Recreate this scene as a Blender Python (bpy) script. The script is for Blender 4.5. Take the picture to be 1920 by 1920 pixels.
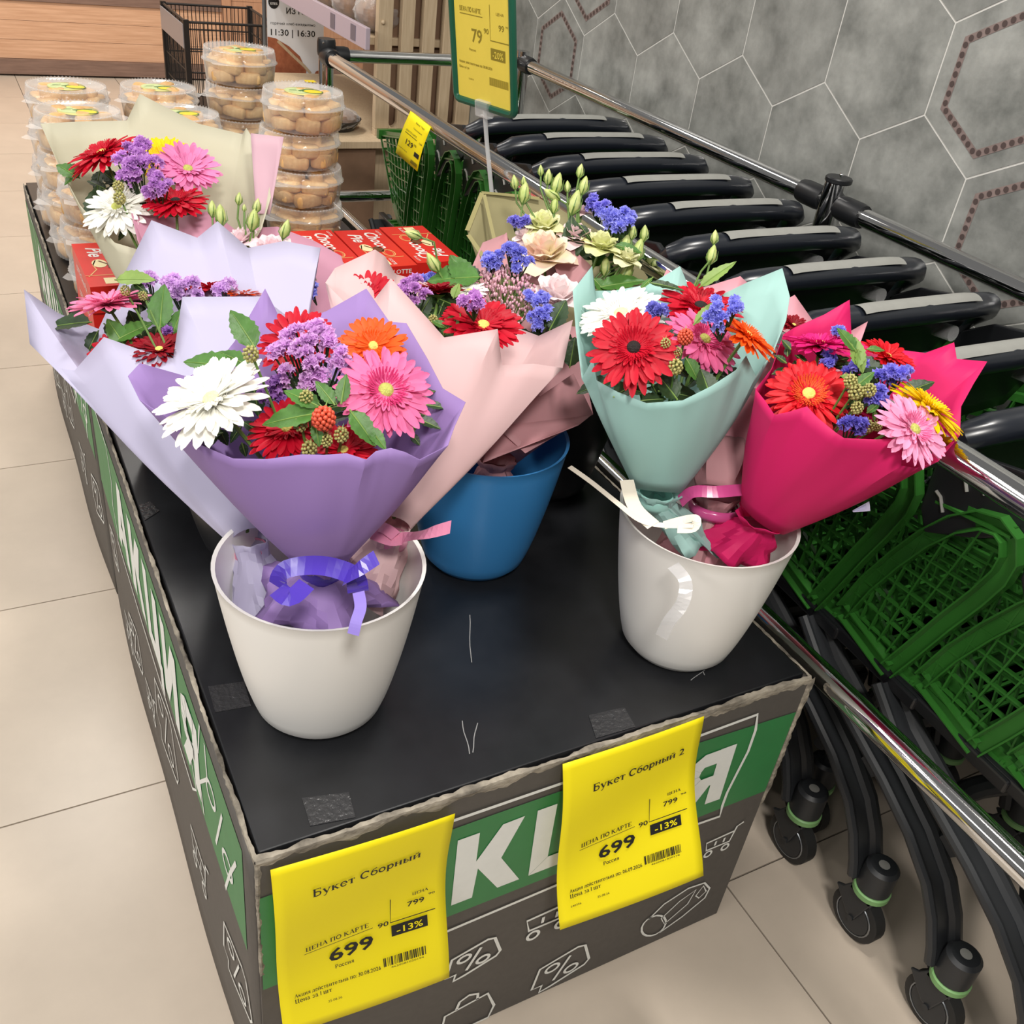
import bpy, math, random
from mathutils import Vector, Matrix
random.seed(7)
scene = bpy.context.scene
for o in list(bpy.data.objects): bpy.data.objects.remove(o)
COL = scene.collection
pi = math.pi

# ------------------------------------------------------------------ camera
F_PX = 1804.42
CAM = Vector((-0.14878, -0.64849, 1.4895))
RX = Vector((0.88014, -0.45987, 0.11779))      # right
RD = Vector((-0.17242, -0.54087, -0.82325))    # down
RF = Vector((0.44229, 0.70426, -0.55533))      # forward
cd = bpy.data.cameras.new('camera'); cam = bpy.data.objects.new('camera', cd); COL.objects.link(cam)
m = Matrix.Identity(4)
for i in range(3):
    m[i][0] = RX[i]; m[i][1] = -RD[i]; m[i][2] = -RF[i]; m[i][3] = CAM[i]
cam.matrix_world = m
cd.sensor_fit = 'HORIZONTAL'; cd.sensor_width = 36; cd.lens = 36 * F_PX / 1920
cd.clip_start = .02; cd.clip_end = 60
scene.camera = cam

# ------------------------------------------------------------------ world, lamps, exposure
scene.view_settings.view_transform = 'Standard'
scene.view_settings.look = 'None'
scene.view_settings.gamma = 1
scene.view_settings.use_curve_mapping = False
scene.view_settings.exposure = 0.0
w = bpy.data.worlds.new('shop_air'); scene.world = w; w.use_nodes = True
bg = w.node_tree.nodes['Background']; bg.inputs[0].default_value = (1, .98, .95, 1); bg.inputs[1].default_value = .19

def area(name, loc, target, sx, sy, power, col=(1, .96, .9)):
    l = bpy.data.lights.new(name, 'AREA'); l.shape = 'RECTANGLE'; l.size = sx; l.size_y = sy
    l.energy = power; l.color = col
    o = bpy.data.objects.new(name, l); COL.objects.link(o); o.location = loc
    o.rotation_euler = (Vector(target) - Vector(loc)).to_track_quat('-Z', 'Y').to_euler()
    return o
area('ceiling_lamp', (-.35, -1.5, 3.0), (.3, .3, .7), .4, .4, 54)
area('ceiling_lamp', (-4.0, .8, 3.0), (.6, .7, .7), 5.0, .5, 125, (1, .97, .93))
area('ceiling_lamp', (.7, .2, 3.1), (.75, .4, .6), .3, .3, 36)
area('ceiling_lamp', (-1.4, 1.3, 3.1), (-.3, 1.5, 0), .3, 1.6, 20)
area('ceiling_lamp', (.2, 3.6, 3.1), (.4, 3.4, 0), 1.6, .3, 42)
area('ceiling_lamp', (-1.6, -1.2, 3.1), (-.4, 0, 0), .3, 1.2, 9)
area('ceiling_lamp', (.4, 5.0, 2.9), (.6, 6.6, .2), 1.4, .3, 75, (1, .92, .82))

# ------------------------------------------------------------------ helpers
def P(u, v, d):
    """point seen at photograph position (u, v), d metres in front of the lens plane"""
    return CAM + d * (RX * ((u - 960) / F_PX) + RD * ((v - 960) / F_PX) + RF)
def VD(r, u, t):
    """direction: r to the right, u up, t towards the viewer's place"""
    return (RX * r - RD * u - RF * t).normalized()

def lin(h):
    h = h.lstrip('#'); c = [int(h[i:i + 2], 16) / 255 for i in (0, 2, 4)]
    return tuple((x / 12.92 if x <= .04045 else ((x + .055) / 1.055) ** 2.4) for x in c) + (1,)

MATS = {}
def mat(name, col, rough=.5, metal=0, var=0, vscale=20, bump=0, bscale=60, spec=.5, coat=0, trans=0, translucent=0, col2=None, stretch=None, rand=0, alpha=None, drift=False):
    if name in MATS: return MATS[name]
    M = bpy.data.materials.new(name); MATS[name] = M; M.use_nodes = True
    nt = M.node_tree; N = nt.nodes; L = nt.links
    b = N['Principled BSDF']; out = N['Material Output']
    c = lin(col) if isinstance(col, str) else col
    b.inputs['Base Color'].default_value = c
    b.inputs['Roughness'].default_value = rough
    b.inputs['Metallic'].default_value = metal
    b.inputs['Specular IOR Level'].default_value = spec
    b.inputs['Coat Weight'].default_value = coat
    b.inputs['Transmission Weight'].default_value = trans
    M.diffuse_color = c
    src = None
    if var or bump or rand or col2:
        tc = N.new('ShaderNodeTexCoord'); mp = N.new('ShaderNodeMapping')
        L.new(tc.outputs['Object'], mp.inputs[0])
        if stretch: mp.inputs['Scale'].default_value = stretch
        if drift:      # each piece cut from another part of the pattern
            o2 = N.new('ShaderNodeObjectInfo'); mu = N.new('ShaderNodeMath'); mu.operation = 'MULTIPLY'; mu.inputs[1].default_value = 40
            L.new(o2.outputs['Random'], mu.inputs[0]); L.new(mu.outputs[0], mp.inputs['Location'])
    if var or col2:
        nz = N.new('ShaderNodeTexNoise'); nz.inputs['Scale'].default_value = vscale; nz.inputs['Detail'].default_value = 9; nz.inputs['Roughness'].default_value = .62
        L.new(mp.outputs[0], nz.inputs[0])
        rp = N.new('ShaderNodeValToRGB'); L.new(nz.outputs[0], rp.inputs[0])
        if col2:
            a, d = c, lin(col2)
        else:
            a = tuple(max(0, x * (1 - var)) for x in c[:3]) + (1,); d = tuple(min(1, x * (1 + var)) for x in c[:3]) + (1,)
        rp.color_ramp.elements[0].color = a; rp.color_ramp.elements[1].color = d
        rp.color_ramp.elements[0].position = .3; rp.color_ramp.elements[1].position = .7
        src = rp.outputs[0]
    if rand:
        oi = N.new('ShaderNodeObjectInfo'); mr = N.new('ShaderNodeMapRange')
        L.new(oi.outputs['Random'], mr.inputs[0]); mr.inputs[3].default_value = 1 - rand; mr.inputs[4].default_value = 1 + rand
        mx = N.new('ShaderNodeMix'); mx.data_type = 'RGBA'; mx.blend_type = 'MULTIPLY'; mx.inputs[0].default_value = 1
        if src: L.new(src, mx.inputs[6])
        else: mx.inputs[6].default_value = c
        L.new(mr.outputs[0], mx.inputs[7]); src = mx.outputs[2]
    if src: L.new(src, b.inputs['Base Color'])
    if bump:
        n2 = N.new('ShaderNodeTexNoise'); n2.inputs['Scale'].default_value = bscale; n2.inputs['Detail'].default_value = 4
        L.new(mp.outputs[0], n2.inputs[0])
        bp = N.new('ShaderNodeBump'); bp.inputs['Strength'].default_value = bump; bp.inputs['Distance'].default_value = .004
        L.new(n2.outputs[0], bp.inputs['Height']); L.new(bp.outputs[0], b.inputs['Normal'])
    if translucent:
        t = N.new('ShaderNodeBsdfTranslucent'); t.inputs[0].default_value = c
        if src: L.new(src, t.inputs[0])
        ms = N.new('ShaderNodeMixShader'); ms.inputs[0].default_value = translucent
        L.new(b.outputs[0], ms.inputs[1]); L.new(t.outputs[0], ms.inputs[2]); L.new(ms.outputs[0], out.inputs[0])
    if alpha is not None:
        t = N.new('ShaderNodeBsdfTransparent'); t.inputs[0].default_value = (.97, .97, .97, 1)
        ms = N.new('ShaderNodeMixShader')
        fr = N.new('ShaderNodeLayerWeight'); fr.inputs[0].default_value = .35
        mr = N.new('ShaderNodeMapRange'); mr.inputs[3].default_value = alpha; mr.inputs[4].default_value = min(1, alpha + .45)
        L.new(fr.outputs['Facing'], mr.inputs[0]); L.new(mr.outputs[0], ms.inputs[0])
        L.new(t.outputs[0], ms.inputs[1]); L.new(b.outputs[0], ms.inputs[2]); L.new(ms.outputs[0], out.inputs[0])
    return M

def link(name, data, parent=None):
    o = bpy.data.objects.new(name, data); COL.objects.link(o)
    if parent: o.parent = parent; 
    return o
def tag(o, label=None, cat=None, group=None, kind=None):
    if label: o['label'] = label
    if cat: o['category'] = cat
    if group: o['group'] = group
    if kind: o['kind'] = kind
    return o
def empty(name, loc=(0, 0, 0), rz=0):
    o = bpy.data.objects.new(name, None); COL.objects.link(o); o.location = loc; o.rotation_euler = (0, 0, rz)
    o.empty_display_size = .05
    return o
def copy_tree(o, parent=None):
    c = o.copy(); COL.objects.link(c)
    if parent: c.parent = parent
    for ch in o.children: copy_tree(ch, c)
    return c

def frame(t):
    t = t.normalized(); a = Vector((0, 0, 1)) if abs(t.z) < .9 else Vector((1, 0, 0))
    u = t.cross(a).normalized(); return u, t.cross(u).normalized()

class MB:
    def __init__(s): s.v = []; s.f = []; s.mi = []; s.cur = 0
    def add(s, vs, fs):
        k = len(s.v); s.v += [tuple(x) for x in vs]; s.f += [tuple(i + k for i in f) for f in fs]; s.mi += [s.cur] * len(fs)
        return s
    def box(s, x0, x1, y0, y1, z0, z1):
        return s.add([(x0, y0, z0), (x1, y0, z0), (x1, y1, z0), (x0, y1, z0), (x0, y0, z1), (x1, y0, z1), (x1, y1, z1), (x0, y1, z1)],
                     [(3, 2, 1, 0), (4, 5, 6, 7), (0, 1, 5, 4), (1, 2, 6, 5), (2, 3, 7, 6), (3, 0, 4, 7)])
    def tube(s, pts, r, n=8, caps=True, closed=False, flat=1.0, up=None):
        pts = [Vector(p) for p in pts]; m = len(pts); vs = []; prev = None
        for i, p in enumerate(pts):
            if closed: t = pts[(i + 1) % m] - pts[i - 1]
            else: t = pts[min(i + 1, m - 1)] - pts[max(i - 1, 0)]
            t = t.normalized()
            if up is not None: u = t.cross(Vector(up)).normalized(); w = t.cross(u).normalized()
            elif prev is None: u, w = frame(t)
            else:
                u = (prev - t * prev.dot(t)).normalized(); w = t.cross(u).normalized()
            prev = u; rr = r[i] if isinstance(r, (list, tuple)) else r
            for k in range(n):
                a = 2 * pi * k / n; vs.append(p + rr * (math.cos(a) * u + flat * math.sin(a) * w))
        fs = []
        for i in range(m if closed else m - 1):
            j = (i + 1) % m
            for k in range(n):
                l = (k + 1) % n; fs.append((i * n + k, i * n + l, j * n + l, j * n + k))
        if caps and not closed: fs += [tuple(range(n))[::-1], tuple((m - 1) * n + k for k in range(n))]
        return s.add(vs, fs)
    def bar(s, a, b, w, h, up=(0, 0, 1)):
        """rectangular bar from a to b, w across, h along up"""
        a = Vector(a); b = Vector(b); t = (b - a).normalized(); u = t.cross(Vector(up)).normalized(); n = u.cross(t).normalized()
        vs = [p + u * x * w / 2 + n * y * h / 2 for p in (a, b) for x, y in ((-1, -1), (1, -1), (1, 1), (-1, 1))]
        return s.add(vs, [(3, 2, 1, 0), (4, 5, 6, 7), (0, 1, 5, 4), (1, 2, 6, 5), (2, 3, 7, 6), (3, 0, 4, 7)])
    def sweep(s, pts, prof, nrm, closed=False):
        """sweep profile [(a, b)] where a is in-plane sideways, b along nrm"""
        pts = [Vector(p) for p in pts]; m = len(pts); n = len(prof); vs = []; nn = Vector(nrm).normalized()
        for i, p in enumerate(pts):
            t = (pts[(i + 1) % m] - pts[i - 1]) if closed else (pts[min(i + 1, m - 1)] - pts[max(i - 1, 0)])
            sd = nn.cross(t).normalized()
            for a, b in prof: vs.append(p + sd * a + nn * b)
        fs = []
        for i in range(m if closed else m - 1):
            j = (i + 1) % m
            for k in range(n):
                l = (k + 1) % n; fs.append((i * n + k, i * n + l, j * n + l, j * n + k))
        if not closed: fs += [tuple(range(n))[::-1], tuple((m - 1) * n + k for k in range(n))]
        return s.add(vs, fs)
    def lathe(s, prof, n=32, c=(0, 0, 0), rib=0, ribn=0, close=False):
        vs = []; m = len(prof)
        for r, z in prof:
            for k in range(n):
                a = 2 * pi * k / n; q = r * (1 + rib * math.cos(ribn * a)) if rib else r
                vs.append((c[0] + q * math.cos(a), c[1] + q * math.sin(a), c[2] + z))
        fs = []
        for i in range(m if close else m - 1):
            j = (i + 1) % m
            for k in range(n):
                l = (k + 1) % n; fs.append((i * n + k, i * n + l, j * n + l, j * n + k))
        if not close:
            if prof[0][0] > 0: fs.append(tuple(range(n))[::-1])
            if prof[-1][0] > 0: fs.append(tuple((m - 1) * n + k for k in range(n)))
        return s.add(vs, fs)
    def grid(s, fn, nu, nv, closeu=False):
        vs = [fn(i / nu, j / nv) for j in range(nv + 1) for i in range(nu + (0 if closeu else 1))]
        w = nu if closeu else nu + 1; fs = []
        for j in range(nv):
            for i in range(nu):
                k = (i + 1) % w; fs.append((j * w + i, j * w + k, (j + 1) * w + k, (j + 1) * w + i))
        return s.add(vs, fs)
    def ball(s, c, r, n=6, m=4, sq=(1, 1, 1)):
        c = Vector(c); vs = [c + Vector((0, 0, -r * sq[2]))]
        for j in range(1, m):
            th = -pi / 2 + pi * j / m
            for k in range(n):
                a = 2 * pi * k / n
                vs.append(c + Vector((r * sq[0] * math.cos(th) * math.cos(a), r * sq[1] * math.cos(th) * math.sin(a), r * sq[2] * math.sin(th))))
        vs.append(c + Vector((0, 0, r * sq[2]))); fs = []
        for k in range(n): fs.append((0, 1 + (k + 1) % n, 1 + k))
        for j in range(m - 2):
            for k in range(n):
                l = (k + 1) % n; fs.append((1 + j * n + k, 1 + j * n + l, 1 + (j + 1) * n + l, 1 + (j + 1) * n + k))
        t = len(vs) - 1; b0 = 1 + (m - 2) * n
        for k in range(n): fs.append((b0 + k, b0 + (k + 1) % n, t))
        return s.add(vs, fs)
    def prism(s, pts, ax, a, b):
        """polygon pts in the plane across axis ax, from a to b along it"""
        n = len(pts)
        def mk(p, q):
            return (q, p[0], p[1]) if ax == 0 else ((p[0], q, p[1]) if ax == 1 else (p[0], p[1], q))
        vs = [mk(p, a) for p in pts] + [mk(p, b) for p in pts]
        fs = [tuple(range(n))[::-1], tuple(range(n, 2 * n))] + [(i, (i + 1) % n, n + (i + 1) % n, n + i) for i in range(n)]
        return s.add(vs, fs)
    def mesh(s, name, smooth=True, sharp=.6):
        me = bpy.data.meshes.new(name); me.from_pydata(s.v, [], s.f); me.update()
        if any(s.mi): me.polygons.foreach_set('material_index', s.mi)
        if smooth:
            me.polygons.foreach_set('use_smooth', [True] * len(me.polygons))
            if sharp: me.set_sharp_from_angle(angle=sharp)
        return me
    def build(s, name, mt, parent=None, smooth=True, sharp=.6, solid=0, bevel=0):
        me = s.mesh(name, smooth, sharp)
        for q in (mt if isinstance(mt, (list, tuple)) else [mt]): me.materials.append(q)
        o = link(name, me, parent)
        if solid:
            md = o.modifiers.new('thick', 'SOLIDIFY'); md.thickness = solid; md.offset = 0
        if bevel:
            md = o.modifiers.new('soft', 'BEVEL'); md.width = bevel; md.segments = 2; md.limit_method = 'ANGLE'
        return o

TXT = {}
def text_geo(s, bold=0, shear=0):
    """filled outline of a word: unit height, lower-left at the origin -> verts, faces, width"""
    k = (s, bold, shear)
    if k in TXT: return TXT[k]
    c = bpy.data.curves.new('word', 'FONT'); c.body = s; c.size = 1; c.offset = bold; c.shear = shear; c.resolution_u = 2
    o = bpy.data.objects.new('word', c); COL.objects.link(o)
    bpy.context.view_layer.update()
    me = bpy.data.meshes.new_from_object(o)
    vs = [Vector(v.co) for v in me.vertices]; fs = [tuple(p.vertices) for p in me.polygons]
    bpy.data.objects.remove(o); bpy.data.meshes.remove(me)
    if not vs: TXT[k] = ([], [], 0); return TXT[k]
    x0 = min(v.x for v in vs); x1 = max(v.x for v in vs)
    TXT[k] = ([(v.x - x0, v.y) for v in vs], fs, x1 - x0)
    return TXT[k]
def _ell(cx, cy, rx, ry, a0=0, a1=360, n=18):
    return [(cx + rx * math.cos(math.radians(a0 + (a1 - a0) * k / n)), cy + ry * math.sin(math.radians(a0 + (a1 - a0) * k / n))) for k in range(n + 1)]
def _V(x, a=0, b=.5, s=1):        # thick stem with serifs
    r = [([(x, a), (x, b)], .125)]
    if s: r += [([(x - .1, a + .018), (x + .1, a + .018)], .036), ([(x - .1, b - .018), (x + .1, b - .018)], .036)]
    return r
def _H(a, b, y, w=.055): return [([(a, y), (b, y)], w)]
def _D(a, b, c, d, w=.1): w *= 1.15; return [([(a, b), (c, d)], w)]
def _C(pts, w=.075): w *= 1.3; return [(pts, w)]
_bowl = lambda x, y0, y1: [(x, y1), (x + .16, y1), (x + .25, y1 - .06), (x + .25, y0 + .06), (x + .16, y0), (x, y0)]
SERIF = {
 'Б': (.6, _V(.12, 0, .72) + _H(.12, .5, .7) + _D(.5, .56, .5, .71, .04) + _C([(.12, .42), (.35, .42), (.47, .35), (.5, .21), (.46, .08), (.33, .02), (.12, .02)])),
 'у': (.5, _D(.06, .48, .27, .04) + _D(.44, .48, .2, -.15, .05) + _C([(.2, -.15), (.14, -.2), (.06, -.18)], .06) + _H(-.02, .17, .482, .036) + _H(.35, .52, .482, .036)),
 'к': (.54, _V(.12) + _D(.15, .24, .4, .47, .05) + _D(.22, .3, .45, .02) + _H(.36, .54, .018, .036) + _H(.32, .5, .482, .036)),
 'е': (.48, _C(_ell(.25, .25, .19, .23, 0, 320)) + _H(.08, .45, .27)),
 'т': (.48, _V(.24) + _H(.04, .44, .48) + _D(.05, .36, .05, .49, .04) + _D(.43, .36, .43, .49, .04)),
 'С': (.66, _C(_ell(.34, .36, .27, .34, 45, 315), .09) + _D(.56, .5, .56, .7, .045)),
 'б': (.5, _C(_ell(.25, .23, .19, .22)) + _C([(.08, .25), (.09, .45), (.17, .6), (.3, .66), (.42, .72)], .06)),
 'о': (.5, _C(_ell(.25, .25, .19, .23), .08)), 'р': (.52, _V(.13, -.22, .49) + _C(_ell(.3, .25, .16, .23, -150, 150), .08)),
 'н': (.56, _V(.12) + _V(.44) + _H(.12, .44, .26)), 'ы': (.66, _V(.12) + _C(_bowl(.12, .03, .28), .06) + _V(.54)),
 'й': (.58, _V(.12) + _V(.46) + _D(.12, .06, .46, .44, .04) + _C([(.18, .66), (.24, .6), (.34, .6), (.4, .66)], .045)), 'и': (.58, _V(.12) + _V(.46) + _D(.12, .06, .46, .44, .04)),
 'Ц': (.68, _V(.12, 0, .72) + _V(.5, 0, .72) + _H(.12, .62, .02) + _D(.61, -.13, .61, .03, .045)), 'Е': (.58, _V(.12, 0, .72) + _H(.12, .5, .7) + _H(.12, .4, .37) + _H(.12, .52, .02) + _D(.5, .57, .5, .71, .04) + _D(.52, 0, .52, .16, .04)),
 'Н': (.68, _V(.12, 0, .72) + _V(.54, 0, .72) + _H(.12, .54, .37)), 'А': (.68, _D(.07, .02, .33, .7, .045) + _D(.33, .72, .58, 0, .11) + _H(.16, .48, .25) + _H(0, .16, .018, .036) + _H(.48, .68, .018, .036)),
 'П': (.68, _V(.12, 0, .72) + _V(.54, 0, .72) + _H(.12, .54, .7)), 'О': (.7, _C(_ell(.35, .36, .28, .34), .09)), 'К': (.66, _V(.12, 0, .72) + _D(.16, .34, .5, .7, .05) + _D(.24, .42, .56, .02, .11) + _H(.46, .68, .018, .036) + _H(.4, .6, .7, .036)),
 'Р': (.56, _V(.12, 0, .72) + _C([(.12, .7), (.33, .7), (.45, .62), (.45, .46), (.33, .37), (.12, .37)], .07)), 'Т': (.6, _V(.3, 0, .72) + _H(.04, .56, .7) + _D(.05, .56, .05, .71, .04) + _D(.55, .56, .55, .71, .04)),
 'а': (.46, _C(_ell(.19, .14, .13, .13), .06) + _C([(.08, .4), (.18, .48), (.29, .46), (.34, .36), (.34, .08), (.44, .02)], .075)), 'с': (.44, _C(_ell(.25, .25, .18, .23, 50, 310), .08)),
 'я': (.5, _V(.4) + _C([(.4, .48), (.22, .48), (.13, .41), (.13, .33), (.22, .26), (.4, .26)], .06) + _D(.25, .26, .08, .0, .07)), 'ц': (.56, _V(.12) + _V(.42) + _H(.12, .52, .02) + _D(.51, -.12, .51, .03, .045)),
 'з': (.44, _C([(.07, .42), (.18, .48), (.32, .44), (.33, .33), (.2, .27), (.35, .2), (.36, .08), (.22, .01), (.07, .06)], .065)), 'д': (.54, _H(.02, .52, .03) + _D(.1, .04, .2, .48, .05) + _H(.18, .4, .48) + _D(.4, .04, .4, .5) + _D(.04, -.12, .04, .04, .04) + _D(.5, -.12, .5, .04, .04)),
 'в': (.5, _V(.12) + _C(_bowl(.12, .27, .48), .055) + _C(_bowl(.14, .02, .27), .06)), 'л': (.56, _D(.07, .02, .18, .48, .05) + _H(.16, .44, .48) + _V(.44)), 'ь': (.44, _V(.12) + _C(_bowl(.12, .03, .28), .06)),
 'п': (.56, _V(.12) + _V(.44) + _H(.12, .44, .48)), 'ш': (.84, _V(.12) + _V(.4) + _V(.68) + _H(.12, .68, .02))}
def put_serif(mb, s, fn, x, y, w, h):
    """book-face lettering built from strokes; characters without a stroke form use the plain face"""
    items = []; adv = 0
    for ch in s:
        if ch in SERIF: items.append((adv, ch, None)); adv += SERIF[ch][0] + .03
        elif ch == ' ': adv += .28
        else:
            g = text_geo(ch, .008); items.append((adv + .03, None, g)); adv += g[2] + .07
    sx = w / adv; sy = h / .72
    for a, ch, g in items:
        if g: mb.add([fn(x + (a + p[0]) * sx, y + p[1] * sy) for p in g[0]], g[1]); continue
        for pts, wd in SERIF[ch][1]:
            n = len(pts); pp = [Vector(p) for p in pts]; L_ = []; R_ = []
            for i in range(n):
                t = (pp[min(i + 1, n - 1)] - pp[max(i - 1, 0)]).normalized(); q = Vector((-t.y, t.x)) * wd / 2; L_.append(pp[i] + q); R_.append(pp[i] - q)
            mb.add([fn(x + (a + p.x) * sx, y + p.y * sy) for p in L_ + R_], [(i, i + 1, n + i + 1, n + i) for i in range(n - 1)])
def put_text(mb, s, fn, x, y, w=None, h=None, bold=0, shear=0, center=False):
    """write s on the surface fn(a, b): baseline start (x, y); cap size h; stretched to width w when given"""
    vs, fs, tw = text_geo(s, bold, shear)
    if not vs: return
    sy = (h or .01) / .73; sx = (w / tw) if w else sy
    if center: x -= tw * sx / 2
    mb.add([fn(x + a * sx, y + b * sy) for a, b in vs], fs)
# ------------------------------------------------------------------ materials
M_grout = mat('dark_floor_grout', '#3a3029', .9)
M_floor = mat('beige_floor_tile', '#c6b8a8', .3, var=.06, vscale=5, rand=.02, bump=.02, bscale=8)
M_wgrout = mat('pale_wall_grout', '#c9c7c2', .8)
M_hex = mat('grey_concrete_tile', '#636562', .42, col2='#9a9b97', vscale=9, bump=.15, bscale=60, rand=.1, drift=True)
M_band = mat('brown_tile_band', '#7a6a66', .5, var=.15, vscale=60)
M_dot = mat('dark_tile_dot', '#4b3f3d', .35)
M_wood = mat('warm_wood', '#bd8f6e', .45, col2='#dbb090', vscale=5, stretch=(.7, 1, 16))
M_wood_d = mat('dark_wood', '#6f564a', .5, col2='#8a6e60', vscale=6, stretch=(1, 1, 14))
M_wood_v = mat('upright_warm_wood', '#b07f60', .45, col2='#c79a7a', vscale=6, stretch=(14, 1, 1))
M_ash = mat('pale_ash_wood', '#b39c7e', .5, col2='#c9b496', vscale=9, stretch=(16, 16, 1))
M_ash_d = mat('brown_backboard', '#7d614c', .6, var=.1)
M_chrome = mat('chrome', '#d8d8d8', .07, 1)
M_blackp = mat('black_plastic', '#17181b', .38)
M_navy = mat('navy_black_plastic', '#1b1f27', .28, spec=.6)
M_legp = mat('dark_grey_plastic', '#26282b', .45, var=.1, vscale=15)
M_green = mat('green_basket_plastic', '#2f6827', .27, var=.06)
M_ring = mat('pale_green_ring', '#7aa86a', .5, var=.12, vscale=40)
M_rubber = mat('black_rubber', '#1a1a1a', .6)
M_greyp = mat('grey_grip', '#8f8f8a', .45, var=.06, vscale=30)
M_clear = mat('clear_plastic', '#f4f4f4', .08, alpha=.12)
M_wire = mat('zinc_wire', '#8b8f93', .3, .8)
M_carton = mat('printed_grey_carton', '#524e4a', .6, var=.09, vscale=70)
M_print = mat('white_print', '#e6e8e4', .5, var=.03, vscale=40)
M_stripe = mat('green_print', '#2b7d43', .45, var=.06, vscale=25)
M_top = mat('black_board', '#1d1e21', .3, var=.25, vscale=14, bump=.05, bscale=40, spec=.55)
M_worn = mat('worn_board_edge', '#241f1c', .85, col2='#c4baa8', vscale=24, bump=.8, bscale=90, stretch=(.6, .6, 1.4))
M_tape = mat('old_tape', '#323234', .25, bump=.5, bscale=150)
M_scuff = mat('pale_scuff', '#8c8c8c', .7)
M_yellow = mat('yellow_paper', '#fdea08', .6, translucent=.08)
M_ink = mat('black_ink', '#141414', .6)
M_inkf = mat('faded_ink', '#8a7a1c', .6)
M_white = mat('white_plastic', '#f0eeea', .32)

# ------------------------------------------------------------------ floor
mb = MB(); mb.box(-3.5, 3.5, -3, 7.5, -.06, -.004); floor = mb.build('floor', M_grout, smooth=False); tag(floor, 'beige tiled shop floor', kind='structure')
t = MB(); g = .0016; t.box(g, .6 - g, g, .6 - g, -.004, 0); tm = t.mesh('floor_tile', False); tm.materials.append(M_floor)
for i in range(-5, 4):
    for j in range(-3, 12):
        x = .854 + .6 * i; y = .045 + .6 * j
        if i < -3 and j < 2: continue
        o = link('floor_tile', tm, floor); o.location = (x, y, 0)
# ------------------------------------------------------------------ right wall: hexagonal tiles
mb = MB(); mb.box(1.6012, 1.72, -1.7, 2.98, 0, 2.7); wall = mb.build('wall_right', M_wgrout, smooth=False); tag(wall, 'grey hexagon tiled wall behind the trolleys', kind='structure')
HS = .1705
def hexpts(r): return [(r * math.sin(pi / 3 * k), r * math.cos(pi / 3 * k)) for k in range(6)]
t = MB(); t.prism(hexpts(HS - .0024), 0, -.003, -.0015); hm = t.mesh('hex_tile', False); hm.materials.append(M_hex)
t = MB(); o1 = hexpts(.132); o2 = hexpts(.115)
t.add([(-.0037, p[0], p[1]) for p in o1 + o2], [(i, (i + 1) % 6, 6 + (i + 1) % 6, 6 + i) for i in range(6)]); bm_ = t.mesh('tile_band', False); bm_.materials.append(M_band)
t = MB()
oc = hexpts(.1235)
for i in range(6):
    a, b = oc[i], oc[(i + 1) % 6]
    for k in range(7):
        f = (k + .5) / 7; c = (a[0] + (b[0] - a[0]) * f, a[1] + (b[1] - a[1]) * f)
        t.add([(-.0044, c[0] + .0058 * math.cos(q * pi / 5), c[1] + .0058 * math.sin(q * pi / 5)) for q in range(10)], [tuple(range(10))])
dm = t.mesh('tile_dot', False); dm.materials.append(M_dot)
W3 = HS * math.sqrt(3)
for r in range(-4, 6):
    z = 1.2505 + 1.5 * HS * r
    for k in range(-8, 9):
        y = .638 + W3 * k - (W3 / 2 if r % 2 else 0)
        if not (-1.55 < y < 2.83) or not (.16 < z < 2.55): continue
        o = link('hex_tile', hm, wall); o.location = (1.603, y, z); o.rotation_euler = (0, 0, 0)
        if (r == 0 and k in (0, 5)) or (r == -1 and k in (0, 6)):
            link('tile_band', bm_, o); d = link('tile_dot', dm, o); tag(d, kind='stuff')
# ------------------------------------------------------------------ back counter of wood
back = empty('wall_back', (0, 6.64, 0)); tag(back, 'warm wooden panelled wall at the far end of the aisle', kind='structure')
def bw(n, m_, *a):
    q = MB(); q.box(*a); return q.build(n, m_, back, smooth=False)
bw('kick_board', M_wood_d, -3.4, 3.4, -.02, .06, 0.012, .10)
for i in range(3): bw('plank', M_wood, -3.4, 1.575, 0, .06, .102 + i * .11, .21 + i * .11)
bw('trim_board', M_wood_d, -3.4, 1.575, -.012, .06, .433, .52)
for i in range(5): bw('plank', M_wood, -3.4, 1.575, 0, .06, .522 + i * .2, .72 + i * .2)
bw('post', M_wood_v, 1.577, 1.64, -.015, .06, .102, 1.52)
for i in range(7): bw('plank', M_wood_v, 1.642, 3.4, 0, .06, .102 + i * .2, .30 + i * .2)
q = MB(); q.box(-3.4, 3.4, .06, .2, 0, 2.8); q.build('plaster', mat('beige_plaster', '#b9a796', .8), back, smooth=False)

# ------------------------------------------------------------------ printed display stands
def ribbon(mb, pts, w, fn, closed=False):
    """flat line of width w along the plane points, laid on the surface fn"""
    m = len(pts); pp = [Vector((p[0], p[1])) for p in pts]; L_ = []; R_ = []
    for i in range(m):
        t = (pp[(i + 1) % m] - pp[i - 1]) if closed else (pp[min(i + 1, m - 1)] - pp[max(i - 1, 0)])
        t = t.normalized() if t.length else Vector((1, 0)); n = Vector((-t.y, t.x)) * w / 2
        L_.append(pp[i] + n); R_.append(pp[i] - n)
    fs = []
    for i in range(m if closed else m - 1):
        j = (i + 1) % m; fs.append((i, j, m + j, m + i))
    mb.add([fn(p.x, p.y) for p in L_ + R_], fs)
def circ(cx, cy, rx, ry, n=16, rot=0):
    return [(cx + rx * math.cos(2 * pi * k / n) * math.cos(rot) - ry * math.sin(2 * pi * k / n) * math.sin(rot),
             cy + rx * math.cos(2 * pi * k / n) * math.sin(rot) + ry * math.sin(2 * pi * k / n) * math.cos(rot)) for k in range(n)]
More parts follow.
